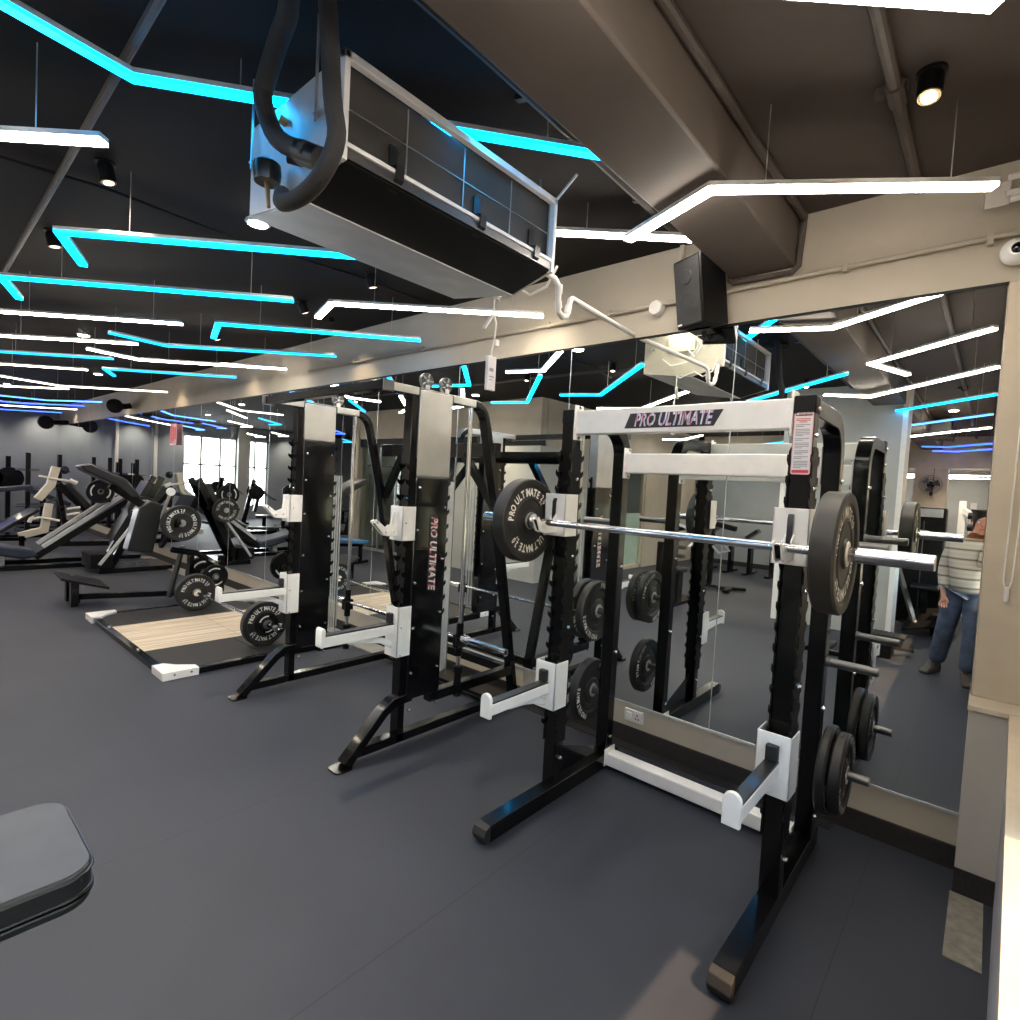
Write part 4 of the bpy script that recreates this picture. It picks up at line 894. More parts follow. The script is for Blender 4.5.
# ------------------------------------------------------------------ bench in the lower left corner
bn = thing('padded_support', 'black vinyl exercise pad with piped edges in the lower left corner', 'exercise pad', (-1.4, -.1, 0))
bn['_o'] = (-1.4, -.1, 0); bn.location = (-1.4, -.1, 0)
bx0, bx1, by0, by1 = -1.555, -1.23, -.42, .274
pad = MB().prism(rrect(bx0, bx1, by0, by1, .055, 8), 'z', .952, 1.004).build('pad', PAD, bn, bev=.008, seg=3)
MB().prism(rrect(bx0 + .004, bx1 - .004, by0 + .004, by1 - .004, .052, 8), 'z', 1.0035, 1.006).build('pad_sheen', PADSHEEN, bn, bev=.001)
g = MB()
for z in (.996, .961, .952):
    P = rrect(bx0 - .001, bx1 + .001, by0 - .001, by1 + .001, .056, 8); g.tube([(a, b_, z) for a, b_ in P] + [(P[0][0], P[0][1], z)], .0028, 6)
g.build('piping', PAD, pad)
MB().prism(rrect(bx0 + .001, bx1 - .001, by0 + .001, by1 - .001, .053, 8), 'z', .936, .952).build('pad_base', PAD, bn, bev=.004)
MB().box(-1.43, -1.36, -.38, .0, .87, .936).box(-1.43, -1.36, -.36, -.28, .05, .88).build('post', BLACK, bn, bev=.004)
MB().box(-1.62, -1.2, -.42, -.34, 0, .055).box(-1.43, -1.36, -.95, -.3, 0, .055).build('foot', BLACK, bn, bev=.004)

# ------------------------------------------------------------------ background machines
def disc(g, c, r, th, mi=0, arcs=True, ax='x'):
    g.lathe([(.02, -th / 2), (r * .9, -th / 2), (r, -th / 2 + .008), (r, th / 2 - .008), (r * .9, th / 2), (.02, th / 2), (.02, -th / 2)], c, ax, 32, mi)

# lever row machine beside the platform
rm = thing('lever_row_machine', 'black plate-loaded lever row machine with sloping foot board, left of the platform', 'weight machine', (-8.3, 2.1, 0))
MB().add([(-8.95, 1.45, .34), (-8.35, 1.42, .34), (-8.15, 1.86, .22), (-8.75, 1.90, .22), (-8.95, 1.45, .37), (-8.35, 1.42, .37), (-8.15, 1.86, .25), (-8.75, 1.90, .25)], [(3, 2, 1, 0), (4, 5, 6, 7), (0, 1, 5, 4), (1, 2, 6, 5), (2, 3, 7, 6), (3, 0, 4, 7)]).build('foot_board', MATTE, rm, bev=.004)
for x, y in ((-8.8, 1.58), (-8.42, 1.56)): MB().box(x - .05, x + .05, y - .04, y + .04, 0, .33).build('leg', BLACK, rm, bev=.004)
MB().beam((-8.5, 1.62, .10), (-8.1, 2.75, .10), .06, .07).beam((-8.8, 1.62, .06), (-8.42, 1.6, .06), .05, .05).build('base_rail', BLACK, rm, bev=.004)
MB().beam((-8.45, 2.6, .06), (-7.72, 2.85, .06), .06, .06).build('cross_rail', BLACK, rm, bev=.004)
MB().beam((-8.15, 2.52, .05), (-8.0, 2.62, .75), .05, .05).build('upright', DSTEEL, rm, bev=.004)
MB().path([(-8.05, 2.5, .70), (-7.85, 2.75, .66), (-7.75, 2.98, .50)], .05, .06, (.5, -.3, .8)).build('lever_arm', BLACK, rm)
MB().beam((-8.3, 2.45, .72), (-7.8, 2.50, 1.10), .05, .06).build('lever_arm', BLACK, rm)
for x, y in ((-8.0, 2.72), (-7.82, 3.04)): MB().box(x - .05, x + .05, y - .03, y + .03, 0, .62).build('stop_post', BLACK, rm, bev=.004)
p1 = MB().prism([(2.02, .70), (2.30, .66), (2.42, 1.28), (2.26, 1.34), (2.14, 1.25)], 'x', -8.32, -8.08).build('chest_pad', PAD, rm, bev=.02)
MB().path([(-8.2, 2.28, 1.22), (-8.2, 2.05, 1.38), (-8.2, 1.85, 1.52)], .07, .09, (1, 0, 0)).build('top_arm', MATTE, rm, bev=.01)
MB().prism([(1.52, 1.74), (1.62, 1.77), (1.98, 1.60), (2.14, 1.38), (2.04, 1.36), (1.88, 1.52), (1.56, 1.68)], 'x', -8.36, -8.0).build('back_pad', PAD, rm, bev=.02)
MB().tube([(-8.1, 2.38, 1.1), (-8.02, 2.46, 1.44)], .02, 8).build('handle_post', STEEL, rm)
MB().lathe([(.001, -.02), (.05, -.02), (.055, 0), (.05, .02), (.001, .02)], (-8.0, 2.46, 1.46), 'x', 20).build('end_disc', WHITE, rm)
MB().tube([(-7.98, 2.56, 1.06), (-7.80, 2.56, 1.06)], .024, 12).build('weight_horn', STEEL, rm)
MB().tube([(-8.25, 2.92, .36), (-7.64, 2.92, .36)], .024, 12).build('weight_horn', STEEL, rm)
plate('20 kg bumper plate loaded high on the lever row machine', 'plates on the lever row machine', (-7.9, 2.56, 1.06), .235, .07, '20', rotx=-30)
plate('bumper plate low behind the post of the lever row machine', 'plates on the lever row machine', (-8.12, 2.92, .36), .215, .07, '15', kind='arc')
plate('small plate with white arcs at the front of the lever row machine', 'plates on the lever row machine', (-7.70, 2.92, .36), .16, .05, '10', kind='arc', rotx=20)

# hip sled / leg press with plate, further back
lp = thing('leg_press', 'black leg press with silver rails and a navy seat, far left', 'weight machine', (-12.2, 2.1, 0))
MB().box(-12.4, -12.3, .3, 3.3, 0, .07).box(-11.7, -11.6, .3, 3.3, 0, .07).box(-12.4, -11.6, .35, .45, .0, .08).build('base_frame', BLACK, lp)
for x in (-12.25, -11.75): MB().beam((x, 1.75, .35), (x, 3.0, 1.35), .05, .06).build('guide_rail', GALV, lp)
MB().beam((-12.0, 1.65, .18), (-12.0, 2.95, 1.15), .55, .10).build('side_panel', MATTE, lp)
MB().prism([(.2, .50), (.3, .62), (1.62, .30), (1.70, .20), (1.5, .16)], 'x', -12.25, -11.7).build('seat_pad', NAVY, lp, bev=.03)
MB().box(-12.3, -11.65, .5, .6, .05, .3).box(-12.1, -11.9, 1.2, 1.3, .05, .3).build('support', PVC, lp)
MB().beam((-12.3, 2.6, 1.15), (-11.6, 2.6, 1.15), .08, .08).build('sled', BLACK, lp)
MB().prism([(2.9, 1.2), (3.0, 1.25), (3.25, .75), (3.15, .7)], 'x', -12.4, -11.6).build('foot_plate', MATTE, lp)
plate('plate with white arcs on the leg press sled, far left', None, (-11.45, 2.45, 1.30), .20, .06, '10', kind='arc', rotx=-50)

# bone white chest press
cp = thing('chest_press', 'bone white plate-loaded press machine with angled arms, far left', 'weight machine', (-14.6, 2.2, 0))
MB().path([(-14.6, 2.36, 1.66), (-14.6, 2.28, 1.28), (-14.6, 2.08, .98)], .16, .14, (1, 0, 0)).build('column', BONE, cp, bev=.01)
MB().path([(-14.6, 2.26, .90), (-14.6, 2.19, .36), (-14.6, 1.80, .24)], .16, .13, (1, 0, 0)).build('lower_column', BONE, cp, bev=.01)
MB().tube([(-14.55, 2.08, 1.46), (-14.5, 2.35, 1.41), (-14.5, 2.62, 1.37)], .022, 10).build('press_arm', LETTER, cp)
MB().tube([(-14.5, 1.97, .58), (-14.5, 2.1, .62), (-14.5, 2.42, .55)], .025, 10).build('press_arm', LETTER, cp)
MB().tube([(-14.5, 1.94, .52), (-14.5, 1.99, .66)], .035, 10).build('grip', LETTER, cp)
MB().tube([(-14.45, 2.56, 1.40), (-14.45, 2.68, 1.34)], .045, 10).build('grip', LETTER, cp)
MB().sphere((-14.7, 2.52, 1.60), .085).build('head_pad', PAD, cp)
MB().beam((-14.75, 2.42, 1.3), (-14.75, 2.6, .1), .08, .08).beam((-14.75, 2.42, 1.3), (-14.7, 3.05, .6), .1, .14).beam((-14.8, 2.3, .05), (-14.6, 3.3, .05), .3, .1).build('frame', BLACK, cp)
MB().prism([(2.5, 1.3), (2.62, 1.34), (3.0, .85), (2.88, .78)], 'x', -14.95, -14.65).build('back_pad', PAD, cp, bev=.02)
for z in (.80, .68): MB().tube([(-14.4, 2.52, z), (-14.4, 2.74, z + .04)], .024, 8).build('roller', LETTER, cp)

# navy leg curl bench
lc = thing('leg_curl_bench', 'navy upholstered lying leg curl bench at the far left edge', 'weight machine', (-16.8, 1.8, 0))
MB().beam((-16.9, .9, .95), (-16.9, 2.3, 1.15), .4, .10).beam((-16.9, 2.2, 1.1), (-16.9, 3.0, .75), .4, .10).build('pad', NAVY, lc, bev=.02)
MB().beam((-16.6, 1.3, .1), (-16.6, 2.8, .95), .05, .05).build('frame_tube', DSTEEL, lc)
for y in (1.2, 2.5): MB().box(-16.95, -16.85, y - .05, y + .05, 0, .95).build('leg', BLACK, lc)
MB().box(-17.2, -16.5, 1.1, 2.7, 0, .07).build('base', BLACK, lc)

def rack_tree(x, y, label, n=2):
    t = thing('plate_tree', label, 'plate rack', (x, y, 0), 'plate trees by the end wall')
    for k in range(n):
        MB().box(x - .04, x + .04, y + k * .62 - .04, y + k * .62 + .04, 0, 1.95).build('post', MATTE, t)
        for z in (.6, 1.05, 1.5): MB().tube([(x, y + k * .62 - .22, z + .03), (x, y + k * .62 + .22, z + .03)], .025, 8).build('peg', DSTEEL, t)
    MB().box(x - .3, x + .3, y - .2, y + .9, 0, .06).build('base', BLACK, t)
    return t
rack_tree(-17.9, 2.35, 'tall black twin-post plate tree between the navy bench and the white press')
rack_tree(-18.9, 2.5, 'black twin-post tree right of the white press, near the end wall')
t = thing('dumbbell_stand', 'black twin stand with discs against the end wall, far left edge', 'weight stand', (-20.2, 1.7, 0))
for y in (1.85, 2.25):
    MB().box(-20.25, -20.15, y - .05, y + .05, 0, 1.85).build('post', MATTE, t)
    g = MB(); disc(g, (-20.1, y + .02, 1.25), .30, .12); g.build('disc', MATTE, t)
MB().box(-20.5, -19.9, 1.4, 2.9, .0, .08).build('base', BLACK, t)

# incline machine under the wall band, glimpsed between
im = thing('hack_squat', 'black hack squat sled with angled back pad, between mirror and row machine', 'weight machine', (-11., 2.9, 0))
MB().beam((-10.9, 2.5, .1), (-10.9, 3.2, 1.6), .08, .1).beam((-11.3, 2.5, .1), (-11.3, 3.2, 1.6), .08, .1).build('rail', BLACK, im)
MB().beam((-11.1, 2.55, .5), (-11.1, 3.05, 1.5), .42, .1).build('back_pad', PAD, im)
MB().box(-11.5, -10.7, 2.3, 3.35, 0, .08).build('base', BLACK, im)
MB().beam((-10.7, 2.3, .15), (-10.7, 2.95, 1.1), .04, .04).build('side_rail', GALV, im)
MB().tube([(-11.3, 2.9, 1.05), (-10.9, 2.9, 1.05), (-10.48, 2.85, 1.05)], .024, 10).build('weight_horn', STEEL, im)
MB().box(-11.4, -10.8, 2.2, 2.5, .08, .3).build('foot_plate', MATTE, im)
plate('bumper plate behind the chest pad of the row machine, on the hack squat sled', None, (-10.55, 2.85, 1.05), .225, .07, '20', rotx=50)

def ab_bench(x, y, rz, label, m=PAD, sc_=1., group=None):
    t = thing('weight_bench', label, 'bench', (0, 0, 0), group); t['_o'] = (0, 0, 0)
    MB().beam((0, -.6, .45), (0, .1, .45), .28, .07).build('seat_pad', m, t, bev=.015)
    MB().beam((0, .12, .47), (0, .75, .85), .28, .07).build('back_pad', m, t, bev=.015)
    MB().beam((0, -.55, .38), (0, .6, .30), .06, .06).build('spine', BLACK, t)
    for yy in (-.5, .55): MB().box(-.25, .25, yy - .03, yy + .03, 0, .05).box(-.03, .03, yy - .03, yy + .03, .05, .36).build('leg', BLACK, t)
    t.location = (x, y, 0); t.rotation_euler.z = R(rz); t.scale = (sc_,) * 3; return t
ab_bench(-10.3, .9 - .3, 70, 'blue padded bench on open floor between the rows, seen in the mirror', BLUE)

# cable / lat tower reflected at the left
lt = thing('lat_tower', 'black lat pulldown tower with long bar, seen in the mirror before the far windows', 'weight machine', (-13.2, -1.9, 0))
MB().box(-13.26, -13.2, -1.93, -1.87, 0, 2.25).box(-13.26, -13.2, -1.73, -1.67, 0, 2.25).box(-13.4, -13.0, -2.3, -1.4, 0, .08).build('frame', BLACK, lt)
for y in (-1.86, -1.78): MB().tube([(-13.15, y, .1), (-13.15, y, 2.2)], .018, 8).build('guide_rod', CHROME, lt)
MB().beam((-13.2, -1.9, 2.22), (-12.2, -1.7, 2.28), .06, .08).build('top_arm', BLACK, lt)
MB().tube([(-12.3, -2.5, 2.0), (-12.3, -2.3, 2.12), (-12.3, -1.1, 2.12), (-12.3, -.9, 2.0)], .016, 8).build('pull_bar', BLACK, lt)
MB().box(-13.0, -12.6, -2.0, -1.6, .4, .48).build('seat', PAD, lt, bev=.02)
MB().box(-13.22, -13.02, -2., -1.62, .1, 1.1).build('weight_stack', MATTE, lt)
# a row of press machines in the rear left, visible through the mirror
def press_machine(x, y, rz, label, group, frame=BLACK, pad=PAD, sc_=1.):
    t = thing('press_machine', label, 'weight machine', (0, 0, 0), group); t['_o'] = (0, 0, 0)
    MB().box(-.4, .4, -.6, .6, 0, .07).build('base', frame, t)
    MB().beam((0, .45, .05), (0, .15, 1.55), .09, .12).build('upright', frame, t)
    MB().beam((0, .12, .62), (0, -.02, 1.25), .3, .09, (0, 1, 0)).build('back_pad', pad, t, bev=.02)
    MB().box(-.2, .2, -.38, .08, .45, .53).build('seat_pad', pad, t, bev=.02)
    MB().box(-.04, .04, -.2, -.1, .05, .47).build('seat_post', frame, t)
    for s in (-1, 1):
        MB().tube([(s * .12, .2, 1.5), (s * .42, .05, 1.35), (s * .45, -.3, 1.05), (s * .30, -.42, 1.0)], .026, 8).build('press_arm', DSTEEL if frame is BLACK else frame, t)
        g = MB(); disc(g, (s * .56, .12, 1.2), .2, .08); g.build('plate', MATTE, t)
    t.location = (x, y, 0); t.rotation_euler.z = R(rz); t.scale = (sc_,) * 3
    return t
GP = 'plate loaded machines in the rear left half'
pm = press_machine(-16.2, -.3, 20, 'black plate loaded press machine in the rear left rows, seen in the mirror', GP)
for x, y, rz in ((-17.6, -2.2, 10), (-15.0, -3.0, 35), (-19.3, -.6, 0), (-18.9, -4.6, 20), (-14.6, -.9, -10)):
    c = copy_tree(pm); c.location = (x, y, 0); c.rotation_euler.z = R(rz)
ab_bench(-13.2, 1.2, 25, 'black incline bench in front of the press machines', PAD)

# ------------------------------------------------------------------ things behind the camera, seen in the mirror
t = thing('cable_machine', 'black cable machine behind the left post of the near rack in the mirror', 'weight machine', (-4.0, -1.8, 0))
MB().box(-4.1, -4.0, -2.0, -1.9, 0, 1.35).box(-4.1, -4.0, -1.5, -1.4, 0, 1.0).box(-4.2, -3.7, -2.2, -1.2, 0, .06).build('frame', BLACK, t, bev=.004)
MB().box(-4.0, -3.7, -1.75, -1.45, .52, .60).build('seat', PAD, t, bev=.02)
MB().box(-3.95, -3.75, -1.7, -1.5, .05, .52).build('seat_box', MATTE, t, bev=.01)
MB().tube([(-4.05, -1.95, 1.3), (-3.8, -1.8, 1.25), (-3.6, -1.7, 1.05), (-3.62, -1.5, .95)], .025, 8).build('handle_bar', GALV, t)
MB().beam((-4.0, -1.9, 1.2), (-3.4, -1.75, 1.32), .06, .06).build('arm', BLACK, t)
for z in (.75, .9, 1.05): MB().tube([(-4.05, -2.0, z), (-3.85, -1.9, z)], .035, 8).build('roller', DSTEEL, t)
t = thing('swivel_stand', 'black three-footed stand with a post on the open floor, seen in the mirror', 'exercise stand', (-3.75, -3.7, 0))
MB().beam((-3.9, -3.6, .05), (-3.45, -3.9, .05), .12, .06).beam((-3.7, -3.75, .05), (-3.62, -3.3, .05), .12, .06).beam((-4.3, -3.7, .05), (-3.8, -3.7, .05), .10, .06).build('foot', MATTE, t, bev=.02)
MB().box(-4.12, -4.04, -3.74, -3.66, .05, 1.3).build('post', BLACK, t)
MB().tube([(-4.08, -3.7, .85), (-3.9, -3.6, .72), (-3.7, -3.6, .78), (-3.85, -3.65, .92), (-4.08, -3.7, .95)], .025, 8).build('pedal_loop', GALV, t)
MB().beam((-4.1, -3.7, 1.28), (-3.6, -3.6, 1.2), .1, .1).build('head', MATTE, t, bev=.02)
pb = None
for i, x in enumerate((-4.9, -3.95, -3.0)):
    if pb is None:
        pb = thing('padded_bench', 'black padded bench in a row before the grey wall, seen in the mirror', 'bench', (x, -6.6, 0), 'benches before the rear grey wall')
        MB().box(x - .45, x + .35, -6.75, -6.45, .72, .82).build('pad', PAD, pb, bev=.02)
        for dx in (-.3, .2): MB().box(x + dx - .04, x + dx + .04, -6.7, -6.5, 0, .72).box(x + dx - .05, x + dx + .05, -7.0, -6.2, 0, .05).build('leg', BLACK, pb)
        MB().beam((x - .4, -6.6, .85), (x - .15, -6.6, 1.05), .25, .08).build('head_pad', PAD, pb)
    else:
        c = copy_tree(pb); c.location = (x, -6.6, 0)
# weight stack machine behind the pier
ws = thing('weight_stack_machine', 'black weight stack machine with a silver header plate, behind the person in the mirror', 'weight machine', (-.72, -3.4, 0))
MB().box(-1.02, -.50, -3.5, -3.2, .05, 1.80).build('shroud', MATTE, ws, bev=.03)
MB().box(-.98, -.54, -3.20, -3.19, 1.66, 1.78).build('header_plate', GALV, ws)
MB().box(-.80, -.70, -3.19, -3.185, 1.38, 1.46).build('label', PAPER, ws)
MB().box(-.985, -.975, -3.195, -3.18, .6, 1.6).box(-.76, -.75, -3.2, -3.185, .2, 1.6).build('trim_strip', DSTEEL, ws)
MB().box(-.82, -.50, -3.1, -2.75, .62, .68).build('seat', PAD, ws, bev=.02)
MB().box(-.70, -.62, -2.98, -2.9, .1, .62).build('seat_post', BLACK, ws)
MB().beam((-1.05, -3.1, 1.0), (-.72, -2.65, .12), .05, .05).build('brace', DSTEEL, ws)
MB().beam((-1.15, -2.7, .20), (-.70, -2.62, .14), .05, .05).build('foot_rail', BLACK, ws)
MB().add([(-.85, -2.45, .08), (-.40, -2.55, .20), (-.35, -3.1, .38), (-.80, -3.0, .30), (-.85, -2.45, .05), (-.40, -2.55, .17), (-.35, -3.1, .35), (-.80, -3.0, .27)], [(0, 1, 2, 3), (7, 6, 5, 4), (0, 4, 5, 1), (1, 5, 6, 2), (2, 6, 7, 3), (3, 7, 4, 0)]).build('foot_board', MATTE, ws)
MB().box(-.55, -.30, -3.2, -2.7, 0, .3).build('weight_box', MATTE, ws, bev=.01)
t = thing('white_machine', 'white framed machine crowding the far room beyond the weight stack', 'weight machine', (-.3, -5.2, 0), 'white framed machines far behind the camera')
MB().box(-.45, -.35, -5.4, -5.3, 0, 1.95).box(-.15, -.05, -5.1, -5.0, 0, 1.7).box(-.45, -.05, -5.4, -5.0, 0, .08).beam((-.4, -5.35, 1.8), (.0, -4.8, 1.5), .07, .09).build('frame', WHITE, t)
for z in (1.2, 1.5, 1.7): MB().tube([(-.3, -5.1, z), (.05, -5.0, z)], .06, 10).build('roller', PAD, t)
MB().box(-.35, -.05, -5.3, -5., .5, .6).build('seat', PAD, t)
c = copy_tree(t); c.location = (-.2, -7.3, 0)
# wall fan on the pier
fn = thing('wall_fan', 'black round wall fan on the cream pier, seen in the mirror', 'fan', (-1.1, -8.8, 2.1))
g = MB()
for r in (.21, .17, .12, .07): g.tube([(-1.1 + r * math.cos(R(a)), -8.55 + .03 * (1 - r / .21), 2.33 + r * math.sin(R(a))) for a in range(0, 361, 15)], .004, 5)
for a in range(0, 360, 15): g.tube([(-1.1, -8.52, 2.33), (-1.1 + .21 * math.cos(R(a)), -8.55, 2.33 + .21 * math.sin(R(a)))], .0025, 4)
g.build('cage', MATTE, fn)
g = MB()
for a in (0, 120, 240):
    g.add([(-1.1 + r * math.cos(R(a + b_)), -8.58 + (.02 if b_ else -.02), 2.33 + r * math.sin(R(a + b_))) for r, b_ in ((.04, 0), (.18, -10), (.18, 45), (.04, 50))], [(0, 1, 2, 3), (3, 2, 1, 0)])
g.build('blades', DSTEEL, fn)
MB().tube([(-1.1, -8.62, 2.33), (-1.1, -8.80, 2.33)], .07, 14).tube([(-1.1, -8.72, 2.33), (-1.1, -8.85, 2.1)], .03, 8).build('motor', MATTE, fn)
MB().tube([(-1.08, -8.89, 2.1), (-1.07, -8.89, 2.72)], .006, 6).build('cord', MATTE, fn)
# second ceiling unit, step, person
t = thing('ceiling_unit', 'second air conditioner with dark hoses under the rear ceiling, seen in the mirror', 'air conditioner', (-.75, -5.6, 3.2))
MB().box(-1.25, -.65, -6.2, -5.5, 3.10, 3.38).build('casing', DSTEEL, t, bev=.02)
MB().tube([(-1.25, -5.5, 3.12), (-1.3, -5.4, 2.9), (-1.28, -5.5, 2.6)], .05, 10).tube([(-1.25, -5.45, 3.1), (-.6, -5.45, 3.05)], .06, 10).build('hose', FOAM, t)
t = thing('aerobic_step', 'dark grooved step board tipped on the floor beside the pier in the mirror', 'step', (-.9, -1.4, 0))
g = MB().box(-1.15, -.72, -1.75, -1.45, .10, .135)
for k in range(7): g.box(-1.12 + k * .055, -1.10 + k * .055, -1.74, -1.46, .135, .142)
g.build('top_board', RUBBER, t, bev=.004)
MB().box(-1.12, -.76, -1.72, -1.48, 0, .10).build('base', MATTE, t, bev=.004)
MB().box(-1.1, -.78, -1.05, -.75, 0, .16).build('side_block', MATTE, t, bev=.01)
MB().beam((-.78, -.76, .14), (-.62, -1.2, .05), .04, .03).build('strap', RUBBER, t)
t = thing('shelf_unit', 'blue notice board in the far room, left of the fan pier in the mirror', 'shelf', (-2.0, -11.8, 1))
MB().box(-3., -1.3, -11.9, -11.8, 1.2, 1.9).build('board', BLUE, t)
for x, z in ((-2.1, 1.5), (-1.7, 1.45), (-2.5, 1.6)): MB().box(x - .1, x + .1, -11.8, -11.79, z - .12, z + .12).build('notice', PAPER, t)

# person: skin-modifier figure
def skin(name, joints, edges, mm, parent, sub=2):
    me = bpy.data.meshes.new(name); names = list(joints)
    me.from_pydata([V(joints[n][:3]) - V(parent['_o']) if True else 0 for n in names], [(names.index(a), names.index(b)) for a, b in edges], [])
    ob = bpy.data.objects.new(name, me); col.objects.link(ob); ob['_o'] = parent['_o']; ob.parent = parent
    me.materials.append(mm)
    s = ob.modifiers.new('skin', 'SKIN'); s.use_smooth_shade = True
    for i, n in enumerate(names):
        r = joints[n][3:]; me.skin_vertices[0].data[i].radius = (r[0], r[1] if len(r) > 1 else r[0]); me.skin_vertices[0].data[i].use_root = (i == 0)
    u = ob.modifiers.new('sub', 'SUBSURF'); u.levels = sub; u.render_levels = sub
    return ob
pe = thing('person', 'person in striped grey sweater and blue jeans, seen in the mirror at right', 'person', (-.16, -.48, 0))
J = {'pelvis': (-.16, -.48, .96, .08, .06), 'waist': (-.15, -.48, 1.10, .09, .07), 'chest': (-.13, -.47, 1.32, .17, .11), 'neckb': (-.11, -.46, 1.49, .07, .06), 'neck': (-.09, -.44, 1.56, .052), 'head': (-.05, -.42, 1.66, .080, .088), 'crown': (-.045, -.42, 1.75, .070, .075),
     'shL': (-.29, -.48, 1.42, .062), 'elL': (-.35, -.50, 1.13, .045), 'wrL': (-.335, -.42, .90, .028), 'paL': (-.33, -.40, .835, .035, .018),
     'shR': (-.0, -.45, 1.42, .062), 'elR': (-.03, -.30, 1.22, .045), 'wrR': (-.02, -.22, 1.40, .028), 'paR': (-.02, -.18, 1.46, .035, .018),
     'hiL': (-.24, -.49, .90, .07), 'knL': (-.30, -.50, .50, .068), 'anL': (-.36, -.62, .09, .045),
     'hiR': (-.08, -.47, .90, .07), 'knR': (-.07, -.36, .50, .068), 'anR': (-.09, -.38, .09, .045)}
E_ = [('pelvis', 'waist'), ('waist', 'chest'), ('chest', 'neckb'), ('neckb', 'neck'), ('neck', 'head'), ('head', 'crown'), ('chest', 'shL'), ('shL', 'elL'), ('elL', 'wrL'), ('wrL', 'paL'), ('chest', 'shR'), ('shR', 'elR'), ('elR', 'wrR'), ('wrR', 'paR'), ('pelvis', 'hiL'), ('hiL', 'knL'), ('knL', 'anL'), ('pelvis', 'hiR'), ('hiR', 'knR'), ('knR', 'anR')]
JJ = dict(J); EE = list(E_)
for k, (dx, ln) in enumerate(((-.026, .055), (-.009, .068), (.009, .072), (.026, .062))):
    b_ = J['paL']; a1 = 'f%da' % k; a2 = 'f%db' % k; a3 = 'f%dc' % k
    JJ[a1] = (b_[0] + dx, b_[1] + .004, b_[2] - .030, .010); JJ[a2] = (b_[0] + dx * 1.15, b_[1] + .018, b_[2] - .030 - ln * .5, .009); JJ[a3] = (b_[0] + dx * 1.15 + .004, b_[1] + .036, b_[2] - .03 - ln * .85, .0075)
    EE += [('paL', a1), (a1, a2), (a2, a3)]
    b_ = J['paR']
    JJ[a1 + 'r'] = (b_[0] + dx, b_[1] + .004, b_[2] + .030, .010); JJ[a2 + 'r'] = (b_[0] + dx, b_[1] + .03, b_[2] + .05, .009); EE += [('paR', a1 + 'r'), (a1 + 'r', a2 + 'r')]
JJ['th1'] = (J['paL'][0] + .035, J['paL'][1] + .015, J['paL'][2] + .0, .012); JJ['th2'] = (J['paL'][0] + .045, J['paL'][1] + .035, J['paL'][2] - .035, .010); EE += [('paL', 'th1'), ('th1', 'th2')]
body = skin('body', JJ, EE, SKIN, pe)
K = lambda n, *r: (J[n][0], J[n][1], J[n][2], *r)
sw = {'chest': K('chest', .20, .14), 'waist': K('waist', .185, .145), 'hem': (-.16, -.48, .875, .19, .155), 'nb': K('neckb', .085, .075), 'shL': K('shL', .082), 'elL': K('elL', .064), 'cuL': (J['wrL'][0], J['wrL'][1] - .008, J['wrL'][2] + .02, .048), 'shR': K('shR', .082), 'elR': K('elR', .064), 'cuR': (J['wrR'][0], J['wrR'][1] - .01, J['wrR'][2] - .03, .045)}
skin('sweater', sw, [('chest', 'waist'), ('waist', 'hem'), ('chest', 'nb'), ('chest', 'shL'), ('shL', 'elL'), ('elL', 'cuL'), ('chest', 'shR'), ('shR', 'elR'), ('elR', 'cuR')], KNIT, pe)
jn = {'pel': (-.16, -.48, 1.05, .16, .125), 'hiL': K('hiL', .115), 'knL': K('knL', .092), 'hmL': (J['anL'][0], J['anL'][1], .10, .085), 'hiR': K('hiR', .115), 'knR': K('knR', .092), 'hmR': (J['anR'][0], J['anR'][1], .10, .085)}
skin('jeans', jn, [('pel', 'hiL'), ('hiL', 'knL'), ('knL', 'hmL'), ('pel', 'hiR'), ('hiR', 'knR'), ('knR', 'hmR')], DENIM, pe)
hd = {'a': (-.07, -.435, 1.70, .086, .092), 'b': (-.068, -.43, 1.765, .078, .082), 'c': (-.075, -.47, 1.66, .070, .06)}
skin('hair', hd, [('a', 'b'), ('a', 'c')], HAIR, pe)
MB().sphere((-.07, -.33, 1.635), .014, sq=(.8, 1.3, 1.6)).build('nose', SKIN, pe)
for s in (-1, 1):
    MB().sphere((-.07 + s * .03, -.342, 1.665), .011).build('eye', PAPER, pe)
    MB().sphere((-.07 + s * .083, -.42, 1.65), .02, sq=(.4, 1, 1.4)).build('ear', SKIN, pe)
MB().sphere((-.07, -.338, 1.600), .02, sq=(1.2, .5, .35)).build('mouth', mat('lips', (.30, .12, .09), .5), pe)
for (x, y, d) in ((J['anL'][0] - .02, J['anL'][1] + .02, -.35), (J['anR'][0], J['anR'][1] + .03, .1)):
    rot = Matrix.Translation((x, y, 0)) @ Matrix.Rotation(-d + .0, 4, 'Z')
    g = MB(); g.prism([(-.09, .0), (.19, .0), (.20, .03), (.17, .055), (.09, .075), (.03, .11), (-.06, .11), (-.095, .07)], 'x', -.045, .045)
    g.build('shoe', SHOE, pe, bev=.015, xf=rot, seg=3)

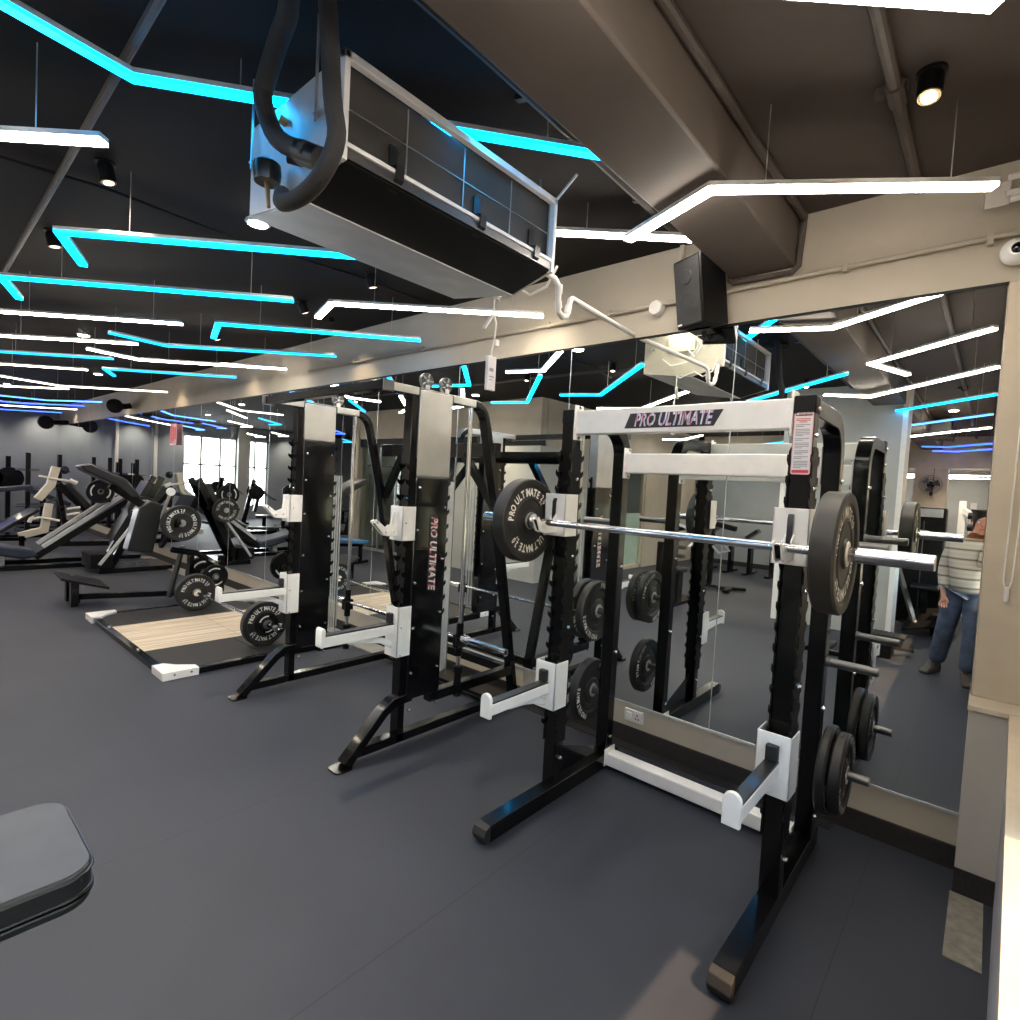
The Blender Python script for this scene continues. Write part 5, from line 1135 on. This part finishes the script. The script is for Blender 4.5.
# hanging turquoise and red signs at the far end
t = thing('hanging_sign', 'small pink and red vertical sign beside the mirror at the far end', 'sign', (-11.18, 3.44, 2.4))
MB().box(-11.34, -11.02, 3.45, 3.46, 2.19, 2.57).build('board', PINK, t)
o_ = MB()
for k in range(3): o_.box(-11.31 + k * .10, -11.25 + k * .10, 3.444, 3.449, 2.22 + .03 * k, 2.54 - .02 * k)
o_.build('lettering', REDM, t)
for x, c_, n_ in ((-17.4, TURQ, 'turquoise fan-like bracket hanging from the far wall band'), ):
    t = thing('wall_fan', 'black wall fan mounted on the wall band near the far end', 'fan', (-14.0, 3.3, 3.0))
    MB().lathe([(.02, -.05), (.13, -.04), (.15, 0), (.13, .04), (.02, .05)], (-13.95, 3.2, 3.0), 'x', 24).build('cage', MATTE, t)
    MB().tube([(-13.95, 3.2, 3.0), (-14.0, 3.4, 3.02), (-14.0, 3.495, 3.05)], .06, 10).build('motor', MATTE, t)
t = thing('wall_fan', 'black wall fan hanging at the corner by the end wall', 'fan', (-19.6, 3.2, 2.9))
MB().lathe([(.02, -.05), (.17, -.04), (.19, 0), (.17, .04), (.02, .05)], (-20.0, 3.0, 2.85), 'x', 24).build('cage', MATTE, t)
MB().tube([(-20.0, 3.0, 2.85), (-20.05, 3.3, 2.88), (-20.1, 3.495, 2.9)], .07, 10).build('motor', MATTE, t)

# ------------------------------------------------------------------ light and camera
w = bpy.data.worlds.new('world'); sc.world = w; w.use_nodes = True
nt = w.node_tree; bg = nt.nodes['Background']
sky = nt.nodes.new('ShaderNodeTexSky'); sky.sky_type = 'NISHITA'; sky.sun_disc = False; sky.sun_elevation = R(50); sky.sun_rotation = R(90)
nt.links.new(sky.outputs[0], bg.inputs[0]); bg.inputs[1].default_value = .25
sun = bpy.data.lights.new('sun', 'SUN'); sun.energy = 4.2; sun.color = (1., .56, .30); sun.angle = R(.9)
so_ = bpy.data.objects.new('sun', sun); col.objects.link(so_)
so_.rotation_mode = 'QUATERNION'; so_.rotation_quaternion = V((-1., .03, -1.30)).to_track_quat('-Z', 'Y')

cam = bpy.data.cameras.new('camera'); co = bpy.data.objects.new('camera', cam); col.objects.link(co); sc.camera = co
CF = 550.4680
cam.sensor_fit = 'HORIZONTAL'; cam.sensor_width = 36; cam.lens = CF / 1020 * 36; cam.clip_start = .02; cam.clip_end = 200
co.matrix_world = Matrix.Translation((0, 0, 1.77)) @ Matrix([[0.749672, -0.069348, 0.658166], [0.659535, -0.004096, -0.751663], [0.054822, 0.997584, 0.042666]]).to_4x4()
sc.view_settings.view_transform = 'Standard'; sc.view_settings.look = 'None'; sc.view_settings.gamma = 1; sc.view_settings.exposure = 1.9
sc.cycles.max_bounces = 10; sc.cycles.glossy_bounces = 6; sc.cycles.diffuse_bounces = 4; sc.cycles.transparent_max_bounces = 12
sc.cycles.sample_clamp_indirect = 6; sc.cycles.use_denoising = True
for o in bpy.data.objects:
    if '_o' in o: del o['_o']
